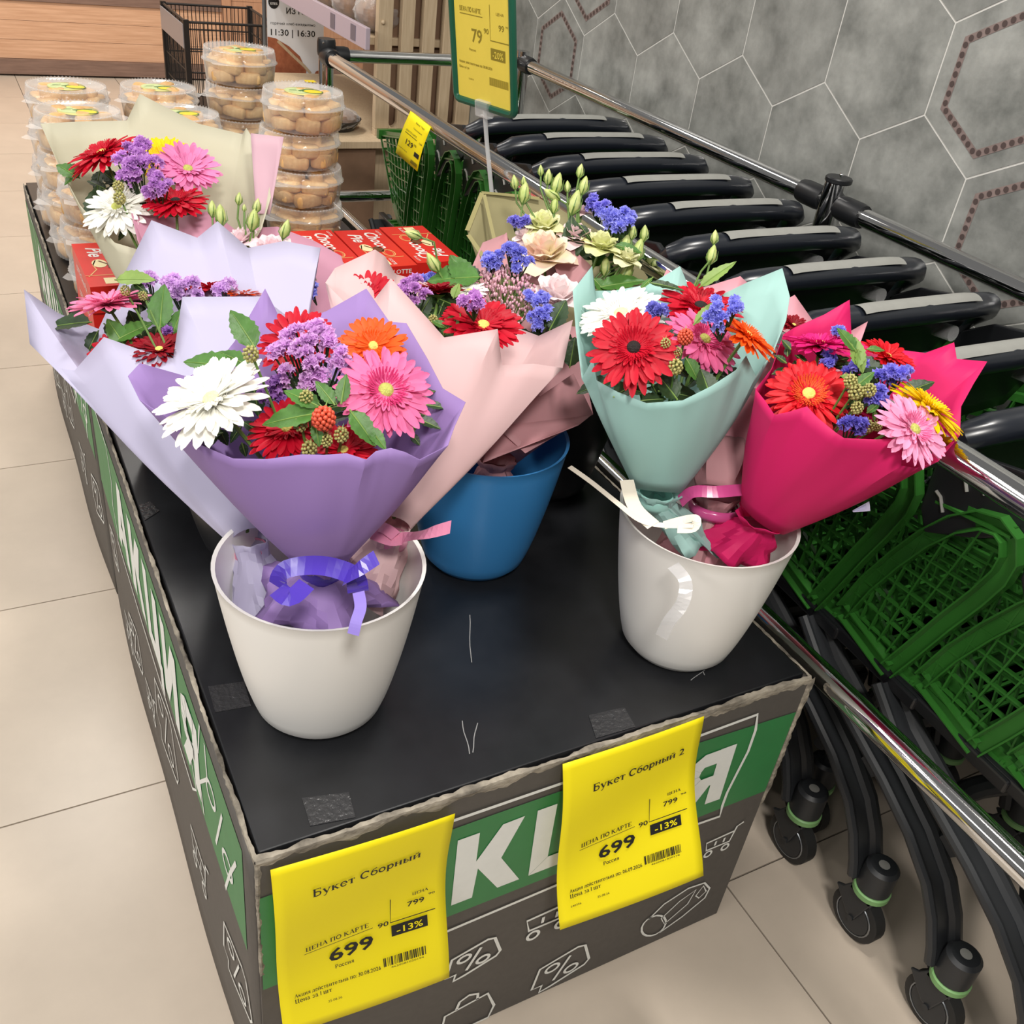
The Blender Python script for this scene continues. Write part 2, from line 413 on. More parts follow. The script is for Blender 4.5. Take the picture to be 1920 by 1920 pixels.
def pct(mb, fn, cx, cy, s, w=.005, bubble=True):
    ribbon(mb, circ(cx - .42 * s, cy + .28 * s, .26 * s, .2 * s, rot=.3), w, fn, True)
    ribbon(mb, circ(cx + .42 * s, cy - .28 * s, .26 * s, .2 * s, rot=.3), w, fn, True)
    ribbon(mb, [(cx - .25 * s, cy - .6 * s), (cx + .25 * s, cy + .6 * s)], w, fn)
    if bubble:
        ribbon(mb, [(cx - .95 * s, cy + .55 * s), (cx + .5 * s, cy + .95 * s), (cx + .8 * s, cy + .85 * s), (cx + 1.15 * s, cy - .2 * s), (cx + 1.0 * s, cy - .45 * s),
                    (cx - .3 * s, cy - .9 * s), (cx - .75 * s, cy - 1.0 * s), (cx - .7 * s, cy - .6 * s), (cx - 1.1 * s, cy - .6 * s)], w, fn, True)
def trolley_icon(mb, fn, x, y, s, w=.005):
    ribbon(mb, [(x + 1.5 * s, y + 1.25 * s), (x + 1.15 * s, y + 1.1 * s), (x + 1.0 * s, y + .1 * s), (x - .35 * s, y + .1 * s), (x - .5 * s, y + .7 * s), (x + 1.05 * s, y + .8 * s)], w, fn)
    ribbon(mb, [(x + .1 * s, y + .25 * s), (x + .1 * s, y + .55 * s)], w, fn); ribbon(mb, [(x + .6 * s, y + .25 * s), (x + .6 * s, y + .55 * s)], w, fn)
    ribbon(mb, circ(x - .15 * s, y - .25 * s, .2 * s, .2 * s), w, fn, True); ribbon(mb, circ(x + .85 * s, y - .25 * s, .2 * s, .2 * s), w, fn, True)

GLYPH = {'К': [[(0, .98), (.29, .98), (.3, .56), (.6, .98), (.9, .99), (.66, .47), (1, 0), (.68, 0), (.34, .44), (.32, 0), (.03, 0)]],
 'Ц': [[(0, 1), (.28, 1), (.31, .2), (.06, 0)], [(.06, 0), (.31, .2), (.6, .2), (.86, 0)], [(.6, .2), (.64, 1), (.92, 1), (.95, .2), (.86, 0)], [(.95, .2), (1.06, .2), (1.08, -.2), (.85, -.2), (.86, 0)]],
 'И': [[(0, 1), (.27, 1), (.3, 0), (.05, 0)], [(.3, .45), (.3, 0), (.62, .52), (.62, 1)], [(.62, 1), (.89, 1), (.94, 0), (.67, 0)]],
 'Я': [[(.57, .93), (.85, .93), (.9, .04), (.62, .05)], [(.34, .44), (.62, .44), (.36, .06), (.04, .06)], [(.66, .93), (.3, .93), (.36, .72), (.66, .72)], [(.3, .93), (.08, .8), (.32, .66), (.36, .72)], [(.08, .8), (.06, .58), (.31, .6), (.32, .66)], [(.06, .58), (.2, .42), (.36, .54), (.31, .6)], [(.2, .42), (.66, .38), (.66, .54), (.36, .54)]],
 'А': [[(.33, 1), (.62, 1), (.52, .75), (.25, 0), (-.02, 0)], [(.62, 1), (1, 0), (.7, 0), (.42, .78)], [(.3, .2), (.68, .2), (.62, .4), (.36, .4)]]}
def big_letter(mb, ch, fn, out=Vector((0, -1, 0))):
    for i, poly in enumerate(GLYPH[ch]): mb.add([Vector(fn(*p)) + out * i * .00025 for p in poly], [tuple(range(len(poly)))])
def stand(name, y0, y1, label):
    e = empty(name, (0, y0, 0)); tag(e, label, 'display stand', 'printed display stands')
    L = y1 - y0; T = .006
    def pc(n, m_, *a, bev=0):
        q = MB(); q.box(*a); return q.build(n, m_, e, smooth=False, bevel=bev)
    pc('front_panel', M_carton, 0, .8, 0, T, .003, .572)
    pc('back_panel', M_carton, 0, .8, L - T, L, .003, .572)
    pc('side_panel', M_carton, .8 - T, .8, T, L - T, .003, .572)
    # near side skirt: bows out a little and has a soft crease
    q = MB()
    def f(u, v):
        y = T + (L - 2 * T) * u; z = .003 + .571 * v
        bow = .014 * math.sin(pi * u) * (1 - v) + .006 * math.sin(7 * u + 1) * (1 - v) * math.sin(pi * u)
        return (-bow, y, z)
    q.grid(f, 24, 8); q.build('side_panel', M_carton, e, solid=.004)
    pc('top_board', M_top, .006, .794, .008, L - .004, .562, .58, bev=.002)
    return e, f
standA, fA = stand('display_stand', 0, 1.205, 'dark printed promo stand with black top carrying the flower vases')
standB, fB = stand('display_stand', 1.213, 2.42, 'dark printed promo stand carrying biscuit tubs and red boxes')
# worn edges with torn card, near stand
def worn(parent, a, b, out, w0, seed):
    """ragged strip of torn board along an edge: runs over the top and down the face"""
    rn = random.Random(seed); q = MB(); a, b, out = Vector(a), Vector(b), Vector(out); n = max(20, int((b - a).length / .006)); t = (b - a).normalized(); side = t.cross(out).normalized()
    if side.z < 0 and abs(t.z) < .5: side = -side
    vs = []; lo = hi = 1
    for i in range(n + 1):
        p = a.lerp(b, i / n); lo = .8 * lo + .2 * rn.uniform(-.6, 2.4); lo = max(.05, lo); hi = max(.05, .8 * hi + .2 * rn.uniform(-.8, 2.2))
        vs += [p - side * w0 * lo + out * .0012, p - side * w0 * .3 * lo + out * rn.uniform(.0014, .0034), p + out * rn.uniform(.0005, .002) + side * .0008, p - out * w0 * .25 * hi + side * rn.uniform(.0006, .0016), p - out * w0 * .55 * hi + side * .0006]
    q.add(vs, [(5 * i + k, 5 * i + k + 1, 5 * i + 6 + k, 5 * i + 5 + k) for i in range(n) for k in range(4)])
    return q.build('worn_edge', M_worn, parent, sharp=.5)
worn(standA, (0, 0, .578), (.8, 0, .578), (0, -1, 0), .012, 1)
worn(standA, (0, 0, .5775), (0, 1.2, .5775), (-1, 0, 0), .006, 2)
worn(standA, (.8, 0, .5775), (.8, 1.2, .5775), (1, 0, 0), .007, 3)
worn(standA, (0, 0, .575), (0, 0, .36), (0, -1, 0), .006, 4)
worn(standA, (.8, 0, .575), (.8, 0, .3), (0, -1, 0), .008, 5)
worn(standB, (0, 0, .5775), (0, 1.2, .5775), (-1, 0, 0), .005, 6)
# print on the front
FR = lambda x, z, o=.0012: (x, -o, z)
q = MB(); q.add([FR(*p) for p in ((.002, .328), (.797, .332), (.797, .508), (.6, .516), (.3, .516), (.002, .512))], [(0, 1, 2, 3, 4, 5)]); q.build('green_stripe', M_stripe, standA, smooth=False)
q = MB()
f2 = lambda x, z: FR(x, z, .002)
for ch, x in (('А', .135), ('К', .247), ('Ц', .36), ('И', .487), ('Я', .603)): big_letter(q, ch, lambda a, c_: f2(x + a * .105, .354 + c_ * .139))
q.build('lettering', M_print, standA, smooth=False)
q = MB()
ribbon(q, [(.06, .53), (.24, .533), (.61, .532), (.713, .535), (.721, .5), (.722, .455), (.715, .41), (.709, .369), (.709, .34), (.712, .312), (.655, .316), (.417, .302), (.246, .296), (.03, .285)], .0055, f2)
q.build('speech_outline', M_print, standA, smooth=False)
q = MB(); trolley_icon(q, f2, .405, .205, .048); q.build('trolley_icon', M_print, standA, smooth=False)
q = MB(); trolley_icon(q, f2, .722, .225, .035, .004); q.build('trolley_icon', M_print, standA, smooth=False)
q = MB(); pct(q, f2, .300, .197, .038); q.build('percent_icon', M_print, standA, smooth=False)
q = MB(); pct(q, f2, .470, .058, .046); q.build('percent_icon', M_print, standA, smooth=False)
q = MB()
ribbon(q, [(.266, .068), (.336, .081), (.352, .036), (.345, .006), (.262, .004)], .005, f2, True); ribbon(q, [(.284, .072), (.288, .092), (.303, .1), (.318, .093), (.319, .077)], .005, f2)
q.build('bag_icon', M_print, standA, smooth=False)
q = MB()
ribbon(q, circ(.648, .062, .022, .036, rot=.6), .004, f2, True); ribbon(q, [(.63, .09), (.655, .118), (.7, .135), (.735, .13), (.753, .105), (.75, .08), (.71, .05), (.668, .03)], .004, f2)
ribbon(q, [(.66, .075), (.69, .105), (.72, .12), (.712, .085), (.672, .052)], .003, f2, True)
ribbon(q, [(.725, .1), (.735, .122), (.747, .1), (.735, .088)], .003, f2, True)
q.build('loaf_icon', M_print, standA, smooth=False)
q = MB(); ribbon(q, [(.52, .245), (.53, .275), (.60, .265), (.59, .225), (.545, .215), (.53, .20), (.53, .225)], .005, f2, True); q.build('bubble_icon', M_print, standA, smooth=False)
# print on the long side: text runs from far to near
def side_fn(fx, L, o):
    T = .006
    def fn(y, z):
        u = min(1, max(0, (y - T) / (L - 2 * T))); v = min(1, max(0, (z - .003) / .571)); p = fx(u, v)
        return (p[0] - .0022 - o, y, z)
    return fn
def band(mb, fn, pts_lo, pts_hi):
    n = len(pts_lo); mb.add([fn(*p) for p in pts_lo + pts_hi], [(i, i + 1, n + i + 1, n + i) for i in range(n - 1)])
for st, fx in ((standA, fA), (standB, fB)):
    s1 = side_fn(fx, 1.205, .0006); s2 = side_fn(fx, 1.205, .0014)
    q = MB(); ys = [1.2 - .05 * i for i in range(24)]; band(q, s1, [(y, .335 + .02 * math.sin(3 * y)) for y in ys], [(y, .535) for y in ys]); q.build('green_stripe', M_stripe, st, smooth=False)
    q = MB(); tf = lambda a, z: s2(.93 - a, z)
    for ch, a in (('А', .0), ('К', .14), ('Ц', .275), ('И', .415), ('Я', .55)): big_letter(q, ch, lambda p_, c_: tf(a + p_ * .125, .365 + c_ * .15), Vector((-1, 0, 0)))
    q.build('lettering', M_print, st, smooth=False)
    q = MB(); rb = lambda pts, w=.0055: ribbon(q, pts, w, s2)
    rb([(1.12, .535), (.99, .53), (.965, .47), (.985, .40), (.95, .36), (.97, .33), (.75, .32), (.5, .325), (.33, .33), (.30, .36), (.345, .42), (.27, .47), (.25, .54)])
    q.build('speech_outline', M_print, st, smooth=False)
    q = MB(); pct(q, lambda a, z: s2(-a, z), -.165, .435, .09, .007, False); ribbon(q, [(.255, .36), (.27, .41), (.22, .47), (.225, .53)], .006, s2); ribbon(q, [(.08, .475), (.115, .41), (.146, .339)], .007, s2); q.build('percent_icon', M_print, st, smooth=False)
    for yy, zz, sc in ((.11, .20, .06), (.56, .22, .085), (.86, .16, .06), (1.07, .24, .05)):
        q = MB(); pct(q, lambda a, z: s2(-a, z), -yy, zz, sc, .005); q.build('percent_icon', M_print, st, smooth=False)
    for yy, zz, sc in ((.34, .16, .06), (.74, .12, .05), (.97, .1, .05)):
        q = MB(); trolley_icon(q, lambda a, z: s2(-a, z), -yy, zz, sc, .005); q.build('trolley_icon', M_print, st, smooth=False)
# bits of tape and scuffs on the black top
def patch(name, mt, pts, parent, z=.5805):
    q = MB(); q.prism(pts, 2, z, z + .0006); return q.build(name, mt, parent, smooth=False)
patch('tape', M_tape, [(.067, .02), (.117, .012), (.122, .048), (.07, .06)], standA)
patch('tape', M_tape, [(.44, .012), (.50, .01), (.505, .045), (.452, .05)], standA)
patch('tape', M_tape, [(.012, .225), (.055, .22), (.058, .265), (.014, .272)], standA)
patch('tape', M_tape, [(.008, .66), (.034, .68), (.026, .71), (.007, .705)], standA)
for i, (x, y, l, a) in enumerate([(.285, .075, .055, 1.3), (.295, .07, .05, 1.0), (.37, .24, .1, 1.15), (.64, .06, .035, .3), (.655, .07, .03, 1.2), (.04, .245, .03, 1.0)]):
    q = MB(); pts = [(x + l * (k / 6 - .5) * math.cos(a) + .001 * math.sin(k * 1.1 + i), y + l * (k / 6 - .5) * math.sin(a)) for k in range(7)]
    ribbon(q, pts, .0012, lambda a_, b_: (a_, b_, .5807)); q.build('scuff_mark', M_scuff, standA, smooth=False)

# ------------------------------------------------------------------ price sheets on the front
def price_sheet(label, TL, TR, BL, BR, title, date, code, extra=''):
    TL, TR, BL, BR = map(Vector, (TL, TR, BL, BR))
    e = empty('price_sheet', (TL + TR) / 2); e0 = Vector(e.location); tag(e, label, 'price tag', 'yellow A4 price sheets')
    nrm = (TR - TL).cross(BL - TL).normalized()
    if nrm.y > 0: nrm = -nrm
    def fn(a, b, o=0):      # a across 0..1, b down 0..1
        p = TL.lerp(TR, a).lerp(BL.lerp(BR, a), b)
        return p + nrm * (.012 * math.sin(pi * b) * math.sin(1.3 * a + .6) * -.8 + .006 * math.sin(2 * pi * b + 2 * a) + o) - e0
    q = MB(); q.grid(lambda u, v: fn(u, v), 16, 24); q.build('sheet', M_yellow, e, solid=.0004)
    q = MB()
    g = lambda x, y: fn(x, 1 - y, .0022)      # unit page, y up
    def T(s, x, y, w, h, b=0): put_text(q, s, g, x, y, w, h, bold=b)
    def Z(s, x, y, w, h): put_serif(q, s, g, x, y, w, h)
    Z(title, .2, .79, .62 if len(title) < 14 else .68, .045); q.build('title_print', M_ink, e, smooth=False); q = MB()
    Z('ЦЕНА ПО КАРТЕ', .16, .435, .37, .026)
    T('699', .29, .315, .26, .07, .022); T('90', .58, .405, .065, .028, .012)
    Z('ЦЕНА', .79, .535, .1, .017); T('799', .76, .475, .105, .03, .014); T('90', .89, .505, .04, .012, .01)
    tag(q.build('price_print', M_ink, e, smooth=False), kind='stuff'); q = MB()
    Z('Россия', .32, .268, .11, .02)
    Z('Акция действительна по: ' + date, .08, .185, .5, .02); Z('Цена за 1 шт', .08, .155, .21, .022); T('25.08.26', .26, .105, .08, .012)
    T(code, .64, .175, .2, .009)
    if extra: T(extra, .08, .105, .07, .011)
    ribbon(q, [(.15, .422), (.55, .422)], .003, g); ribbon(q, [(.655, .56), (.655, .415), (.93, .415)], .005, g)
    tag(q.build('fine_print', M_ink, e, smooth=False), kind='stuff'); q = MB()
    rn = random.Random(len(title)); x = .6
    while x < .86:
        w_ = rn.choice((.003, .005, .008)); ribbon(q, [(x, .19), (x, .235)], w_, g); x += w_ + rn.choice((.003, .004, .007))
    tag(q.build('barcode', M_ink, e, smooth=False), kind='stuff'); q = MB()
    ribbon(q, [(.66, .365), (.88, .365)], .06, g)
    q.build('discount_box', M_ink, e, smooth=False)
    q = MB(); put_text(q, '-13%', lambda x, y: fn(x, 1 - y, .003), .69, .348, .16, .034, bold=.012); q.build('discount_print', M_yellow, e, smooth=False)
    return e
price_sheet('yellow price sheet at the left corner reading 699, valid to 30.08.2026', (.0149, -.004, .561), (.2334, -.004, .556), (.0149, -.042, .283), (.236, -.040, .262), 'Букет Сборный', '30.08.2026', '4620081020194')
price_sheet('yellow price sheet titled with a 2, valid to 06.09.2026', (.382, -.004, .574), (.598, -.004, .581), (.386, -.068, .31), (.602, -.088, .342), 'Букет Сборный 2', '06.09.2026', '4620081020178', '540356')

# ------------------------------------------------------------------ chrome guard rails
def rail_thing(name, label, parts):
    e = empty(name, (parts[0][1][0][0], parts[0][1][0][1], 0)); tag(e, label, 'guard rail')
    off = Vector(e.location)
    for n, pts, r, m_ in parts:
        q = MB(); q.tube([Vector(p) - off for p in pts], r, 16); q.build(n, m_, e)
    return e
XR, XW, ZU, ZL, YE = .843, 1.495, .965, .555, 2.29
def clamp(e, p, axis, r=.026, l=.05):
    off = Vector(e.location); q = MB(); p = Vector(p) - off; a = Vector(axis).normalized()
    q.tube([p - a * l / 2, p - a * l * .3, p + a * l * .3, p + a * l / 2], [r * .92, r, r, r * .92], 16); o = q.build('clamp', M_blackp, e)
    q = MB(); c = p + Vector((-.5, -.6, .5)).normalized() * r; q.ball(c, .005, 8, 5); q.build('screw', M_chrome, o)
r1 = rail_thing('guard_rail', 'chrome two-bar guard rail between the display and the trolleys', [
    ('top_bar', [(XR, YE, ZU), (XR, -1.6, ZU)], .019, M_chrome), ('lower_bar', [(XR, YE, ZL), (XR, -1.6, ZL)], .019, M_chrome),
    ('post', [(XR, YE, .003), (XR, YE, ZU + .035)], .022, M_chrome), ('post', [(XR, -1.5, .003), (XR, -1.5, ZU + .03)], .022, M_chrome)])
clamp(r1, (XR, YE - .03, ZU), (0, 1, 0), l=.06); clamp(r1, (XR, YE, ZU + .022), (0, 0, 1), .027, .045); clamp(r1, (XR + .035, YE, ZU), (1, 0, 0), l=.06); clamp(r1, (XR, YE - .03, ZL), (0, 1, 0), l=.06)
r2 = rail_thing('guard_rail', 'chrome cross rail closing the far end of the trolley bay', [
    ('top_bar', [(XR + .03, YE, ZU), (XW - .03, YE, ZU)], .018, M_chrome), ('lower_bar', [(XR + .03, YE, ZL), (XW - .03, YE, ZL)], .018, M_chrome)])
r3 = rail_thing('guard_rail', 'chrome guard rail along the hexagon tiled wall', [
    ('top_bar', [(XW, YE, ZU), (XW, -1.6, ZU)], .019, M_chrome), ('lower_bar', [(XW, YE, ZL), (XW, -1.6, ZL)], .019, M_chrome),
    ('post', [(XW, YE, .003), (XW, YE, ZU + .035)], .022, M_chrome), ('post', [(XW, .86, .003), (XW, .86, ZU + .05)], .027, M_chrome)])
clamp(r3, (XW, .92, ZU), (0, 1, 0), l=.07); clamp(r3, (XW, .80, ZU), (0, 1, 0), l=.07); clamp(r3, (XW, YE - .03, ZU), (0, 1, 0), l=.06); clamp(r3, (XW, .86, ZU + .05), (0, 0, 1), .029, .012)

# ------------------------------------------------------------------ nested shopping trolleys
def make_trolley():
    e = empty('shopping_trolley'); W = .48
    def sx(y, z, s):          # inset of the side walls
        i = .004 + .05 * max(0, (y - .2)) / .5 + .03 * max(0, (.86 - z)) / .34
        return i if s < 0 else W - i
    def yz(p, q):             # panel coordinates -> y, z
        yb = .325 + .27 * p; yt = .225 + .475 * p; zb = .512 + (.05 * max(0, p - .72) / .28); zt = .855 - .105 * p
        return yb + (yt - yb) * q, zb + (zt - zb) * q
    arch = [(.325, .512), (.297, .58), (.262, .67), (.232, .74), (.214, .79), (.211, .82), (.222, .845), (.245, .853), (.275, .842), (.31, .81), (.345, .76), (.38, .695), (.415, .62), (.445, .535)]
    for s in (-1, 1):
        n = (s, 0, 0); q = MB()
        pr = [(-.0014, -.003), (.0014, -.003), (.0014, .004), (-.0014, .004)]
        for i in range(1, 12):
            p = i / 12; pts = []
            for k in range(7):
                y, z = yz(p, k / 6)
                pts.append((sx(y, z, s), y, z))
            q.sweep(pts, pr, n)
        for k in range(1, 9):
            pts = []
            for i in range(13):
                y, z = yz(max(0, i / 12), k / 9); pts.append((sx(y, z, s), y, z))
            q.sweep(pts, pr, n)
        q.build('side_grid', M_green, e, smooth=False)
        q = MB(); ap = [(sx(y, z, s) + s * .003, y, z) for y, z in arch]
        bw_ = [(-.014, -.006), (-.014, .012), (-.0115, .012), (-.009, .0), (.009, .0), (.0115, .012), (.014, .012), (.014, -.006)]
        q.sweep(ap, bw_, n)
        q.sweep([ap[-1], tuple((Vector(ap[-1]) + Vector(ap[0])) / 2), ap[0]], bw_, n)
        q.build('arch_frame', M_green, e, sharp=.4)
        q = MB(); pts = []
        for i in range(9):
            y, z = yz(i / 8, 1); pts.append((sx(y, z, s), y, z))
        q.sweep(pts, [(-.007, -.003), (.007, -.003), (.008, .01), (.004, .01), (.003, .004), (-.007, .004)], n)
        q.build('rim', M_green, e, smooth=False)
        q = MB(); pts = []
        for i in range(9):
            y, z = yz(i / 8, 0); pts.append((sx(y, z, s), y, z))
        q.sweep(pts, [(-.014, -.004), (.008, -.004), (.008, .006), (-.014, .006)], n); q.build('lower_rail', M_green, e, smooth=False)
        # bracket from basket to handle
        q = MB(); x0 = .012 if s < 0 else W - .024
        q.prism([(.0, .915), (.05, .935), (.14, .915), (.2, .875), (.2, .845), (.196, .80), (.175, .77), (.1, .81), (.02, .87)], 0, x0, x0 + .012); br = q.build('bracket', M_blackp, e, smooth=False, bevel=.003)
        for j, (yy, zz) in enumerate(((.14, .862), (.115, .872), (.16, .815))):
            q = MB(); xx = x0 - .0015 if s < 0 else x0 + .0135
            q.tube([(xx, yy, zz), (xx, yy + .012, zz + .018), (xx, yy + .022, zz + .022)], .0025, 6); q.build('slot', M_greyp, br)
    q = MB(); xs0, xs1 = .055, W - .055
    for k in range(11):
        x = xs0 + (xs1 - xs0) * k / 10; q.bar((x + (.01 if k < 5 else -.01), .60, .565), (x, .70, .745), .005, .005, (0, 1, 0))
    for k in range(6):
        f = k / 5; q.bar((xs0 + .01 * (1 - f), .60 + .1 * f, .565 + .18 * f), (xs1 - .01 * (1 - f), .60 + .1 * f, .565 + .18 * f), .006, .006)
    q.box(xs0 - .01, xs1 + .01, .69, .708, .735, .762); q.build('front_grid', M_green, e, smooth=False)
    q = MB(); q.box(.05, W - .05, .33, .60, .508, .512)  # solid plate added under the open grid to darken the basket inside
    for k in range(9): q.bar((.05, .34 + .03 * k, .514), (W - .05, .34 + .03 * k, .514), .005, .005)
    q.build('floor_grid_plate', M_green, e, smooth=False)
    # handle
    path = [(.012, .03, .885), (.010, .022, .905), (.016, .0, .93), (.035, -.012, .945), (.075, -.022, .952), (.13, -.03, .956), (.19, -.034, .958), (.24, -.036, .959)]
    path += [(W - x, y, z) for x, y, z in path[-2::-1]]
    rr = [.012, .02, .0245, .025, .025, .0255, .0255, .0255]; rr += rr[-2::-1]
    q = MB(); q.tube(path, rr, 14, up=(0, 0, 1), flat=.86); q.build('handle', M_navy, e)
    q = MB()
    def gf(u, v):
        x = .10 + .275 * u; b = 1 - ((x - W / 2) / .2) ** 2; a = (-.8 + 1.6 * v); end = .0022 * (1 - (2 * u - 1) ** 8)
        return (x, -.03 - .005 * b + math.sin(a) * .0235, .9562 + .003 * b + math.cos(a) * .0206 + end)
    q.grid(gf, 16, 6); q.build('grip_pad', M_greyp, e)
    q = MB(); q.grid(lambda u, v: (.05 + .38 * u, .0 + .05 * v + .012 * math.sin(pi * u) * -1, .94 - .13 * v), 12, 4); q.build('seat_flap', M_blackp, e, solid=.012)
    q = MB(); q.tube([(.36, -.03, .905), (.36, .01, .90)], .014, 14); q.build('coin_lock', M_clear, e)
    q = MB()
    for k in range(9): q.tube([(.06 + .045 * k, .03, .86), (.06 + .045 * k, .07, .80)], .0018, 5)
    for k in range(6):
        f = k / 5; q.tube([(.05, .03 + .04 * f, .86 - .06 * f), (W - .05, .03 + .04 * f, .86 - .06 * f)], .0016, 5)
    q.build('rear_gate', M_wire, e)
    # chassis
    for s in (-1, 1):
        X = (lambda x: x) if s < 0 else (lambda x: W - x)
        q = MB(); lp = [(.212, .135), (.222, .165), (.243, .21), (.275, .255), (.335, .305), (.41, .348), (.50, .39), (.60, .44), (.66, .49)]
        q.tube([(X(.062), y, z) for y, z in lp], .015, 10); q.tube([(X(.020), y + .006, z + .002) for y, z in lp], .009, 8); q.sweep([(X(.04), y + .004, z) for y, z in lp], [(-.006, -.024), (.006, -.024), (.006, .024), (-.006, .024)], (1, 0, 0))
        q.build('rear_leg', M_legp, e)
        q = MB(); q.tube([(X(.075), .66, .50), (X(.11), .70, .42), (X(.12), .735, .30), (X(.12), .75, .165)], .013, 10); q.build('front_leg', M_legp, e)
        q = MB(); q.bar((X(.045), .26, .495), (X(.06), .68, .50), .02, .024); q.build('basket_beam', M_blackp, e, smooth=False, bevel=.004)
        for cy, cx in ((.19, .045), (.75, .12)):
            x = X(cx); q = MB(); q.lathe([(0, .186), (.022, .186), (.028, .18), (.029, .13), (.027, .128)][::-1], 24, (x, cy, 0)); cs = q.build('caster', M_legp, e)
            q = MB(); q.lathe([(.0095, .1865), (.0, .1866)], 14, (x, cy, 0)); q.build('cap', M_greyp, cs)
            q = MB(); q.lathe([(.029, .114), (.0315, .116), (.0315, .126), (.029, .128)], 24, (x, cy, 0)); q.build('ring', M_ring, cs)
            q = MB()
            for d in (-1, 1): q.prism([(cy - .022, .114), (cy + .026, .114), (cy + .036, .095), (cy + .05, .085), (cy + .012, .05), (cy - .006, .05)], 0, x + d * .017 - .003, x + d * .017 + .003)
            q.box(x - .02, x + .02, cy - .022, cy + .026, .104, .115); q.build('fork', M_legp, cs, smooth=False, bevel=.002)
            q = MB(); q.tube([(x - .013, cy, .05), (x - .011, cy, .05), (x + .011, cy, .05), (x + .013, cy, .05)], [.044, .049, .049, .044], 28); q.build('wheel', M_rubber, cs, sharp=.4)
            q = MB()
            for d in (-1, 1):
                q.tube([(x + d * .0132, cy, .05), (x + d * .0145, cy, .05)], .033, 24); q.tube([(x + d * .0145, cy, .05), (x + d * .0225, cy, .05)], .006, 10)
            q.build('hub', M_legp, cs, sharp=.4)
            q = MB(); q.tube([(x + d * .0136, cy + .036 * math.cos(a), .05 + .036 * math.sin(a)) for d in (-1,) for a in [2 * pi * k / 24 for k in range(24)]], .0014, 5, closed=True); q.build('wheel_ring', M_wire, cs)
    q = MB(); q.tube([(.07 + (W - .14) * k / 10, .30 + .09 * math.sin(pi * k / 10), .30 - .05 * math.sin(pi * k / 10)) for k in range(11)], .02, 10); q.build('cross_bar', M_legp, e)
    q = MB(); q.tube([(.06 + (W - .12) * k / 8, .74 + .03 * math.sin(pi * k / 8), .26) for k in range(9)], .012, 8); q.build('front_bumper', M_legp, e)
    return e
trolley0 = make_trolley(); NT = 14
for k in range(NT):
    o = trolley0 if k == 0 else copy_tree(trolley0)
    o.location = (.962, 1.58 - .172 * k, 0)
    words = ['farthest', 'second', 'third', 'fourth', 'fifth', 'sixth', 'seventh', 'eighth', 'ninth', 'tenth', 'eleventh', 'twelfth', 'thirteenth', 'nearest']
    lab = ('green shopping trolley with navy handle, farthest in the nested row, its whole basket side showing' if k == 0 else
           'green shopping trolley with navy handle, nearest the camera in the nested row' if k == NT - 1 else
           'green shopping trolley with navy handle, %s from the far end of the nested row' % words[k])
    tag(o, lab, 'trolley', 'nested shopping trolleys')
# ------------------------------------------------------------------ vases
def vase(col, loc, label, h=.222, R=.124, r=.072, group='plastic flower vases'):
    e = empty('vase', (loc[0], loc[1], .5805)); tag(e, label, 'vase', group)
    out = []
    for k in range(15):
        f = k / 14; out.append((r + (R - r) * (f ** .72) - .004 * f * f, h * f))
    out[0] = (r - .012, 0); out.insert(1, (r - .003, .003))
    out[2] = (out[2][0] , out[2][1])
    inn = [(max(.01, a - .003), b + .003) for a, b in out[1:]]
    inn[-1] = (out[-1][0] - .0035, h)
    prof = out + [(out[-1][0] + .001, h + .0015)] + inn[::-1]
    q = MB(); q.lathe(prof, 64); q.build('body', col, e, sharp=.8)
    return e
M_blue = mat('blue_plastic', '#3d8aca', .3, spec=.55)
M_bvase = mat('black_vase_plastic', '#1c1c1f', .35)
vase(M_white, (.137, .20), 'white plastic vase at the front left holding the purple, lavender and pale pink bouquets')
vase(M_white, (.650, .133), 'white plastic vase at the right holding the mint and magenta bouquets', h=.226)
vase(M_blue, (.458, .415), 'blue plastic vase behind the two white ones')
vase(M_bvase, (.155, .55), 'black vase half hidden behind the front white vase')
vase(M_bvase, (.115, .83), 'black vase under the cream wrapped bouquet by the biscuit tubs')
vase(M_bvase, (.67, .575), 'black vase under the bouquet with olive mesh wrapping')

# ------------------------------------------------------------------ bouquet parts
def paper(name, col, tr=.3): return mat(name, col, .55, translucent=tr, spec=.25, bump=.03, bscale=10)
M_stem = mat('stem_green', '#5b7a35', .5, var=.15)
M_leaf = mat('leaf_green', '#4c7a33', .45, var=.25, vscale=45, translucent=.2, bump=.2, bscale=120)
M_leafd = mat('dark_leaf', '#27401f', .45, var=.3, vscale=40, translucent=.1, bump=.2, bscale=120)
M_leafl = mat('light_leaf', '#86a553', .5, var=.2, vscale=40, translucent=.25)
M_bud = mat('bud_green', '#b4c96a', .45, col2='#d9de9a', vscale=60, translucent=.2)
M_berryg = mat('unripe_berry', '#a9a463', .5, var=.25, vscale=80)
M_berryr = mat('ripe_raspberry', '#dd5a3f', .4, var=.2, vscale=60, translucent=.1)
PET = {}
def petal(col, c2=None):
    return mat('petal_' + col.strip('#'), col, .5, col2=c2 or None, var=0 if c2 else .12, vscale=30, translucent=.22, spec=.3)
M_eye_y = mat('flower_eye_yellow', '#d9cf6a', .7, var=.2, vscale=300, bump=.6, bscale=400)
M_eye_g = mat('flower_eye_green', '#b9bd5e', .7, var=.2, vscale=300, bump=.6, bscale=400)
M_eye_w = mat('flower_eye_cream', '#e9dfa6', .7, var=.15, vscale=300, bump=.6, bscale=400)
M_eye_k = mat('flower_eye_dark', '#1c1412', .8, var=.3, vscale=300, bump=.8, bscale=400)
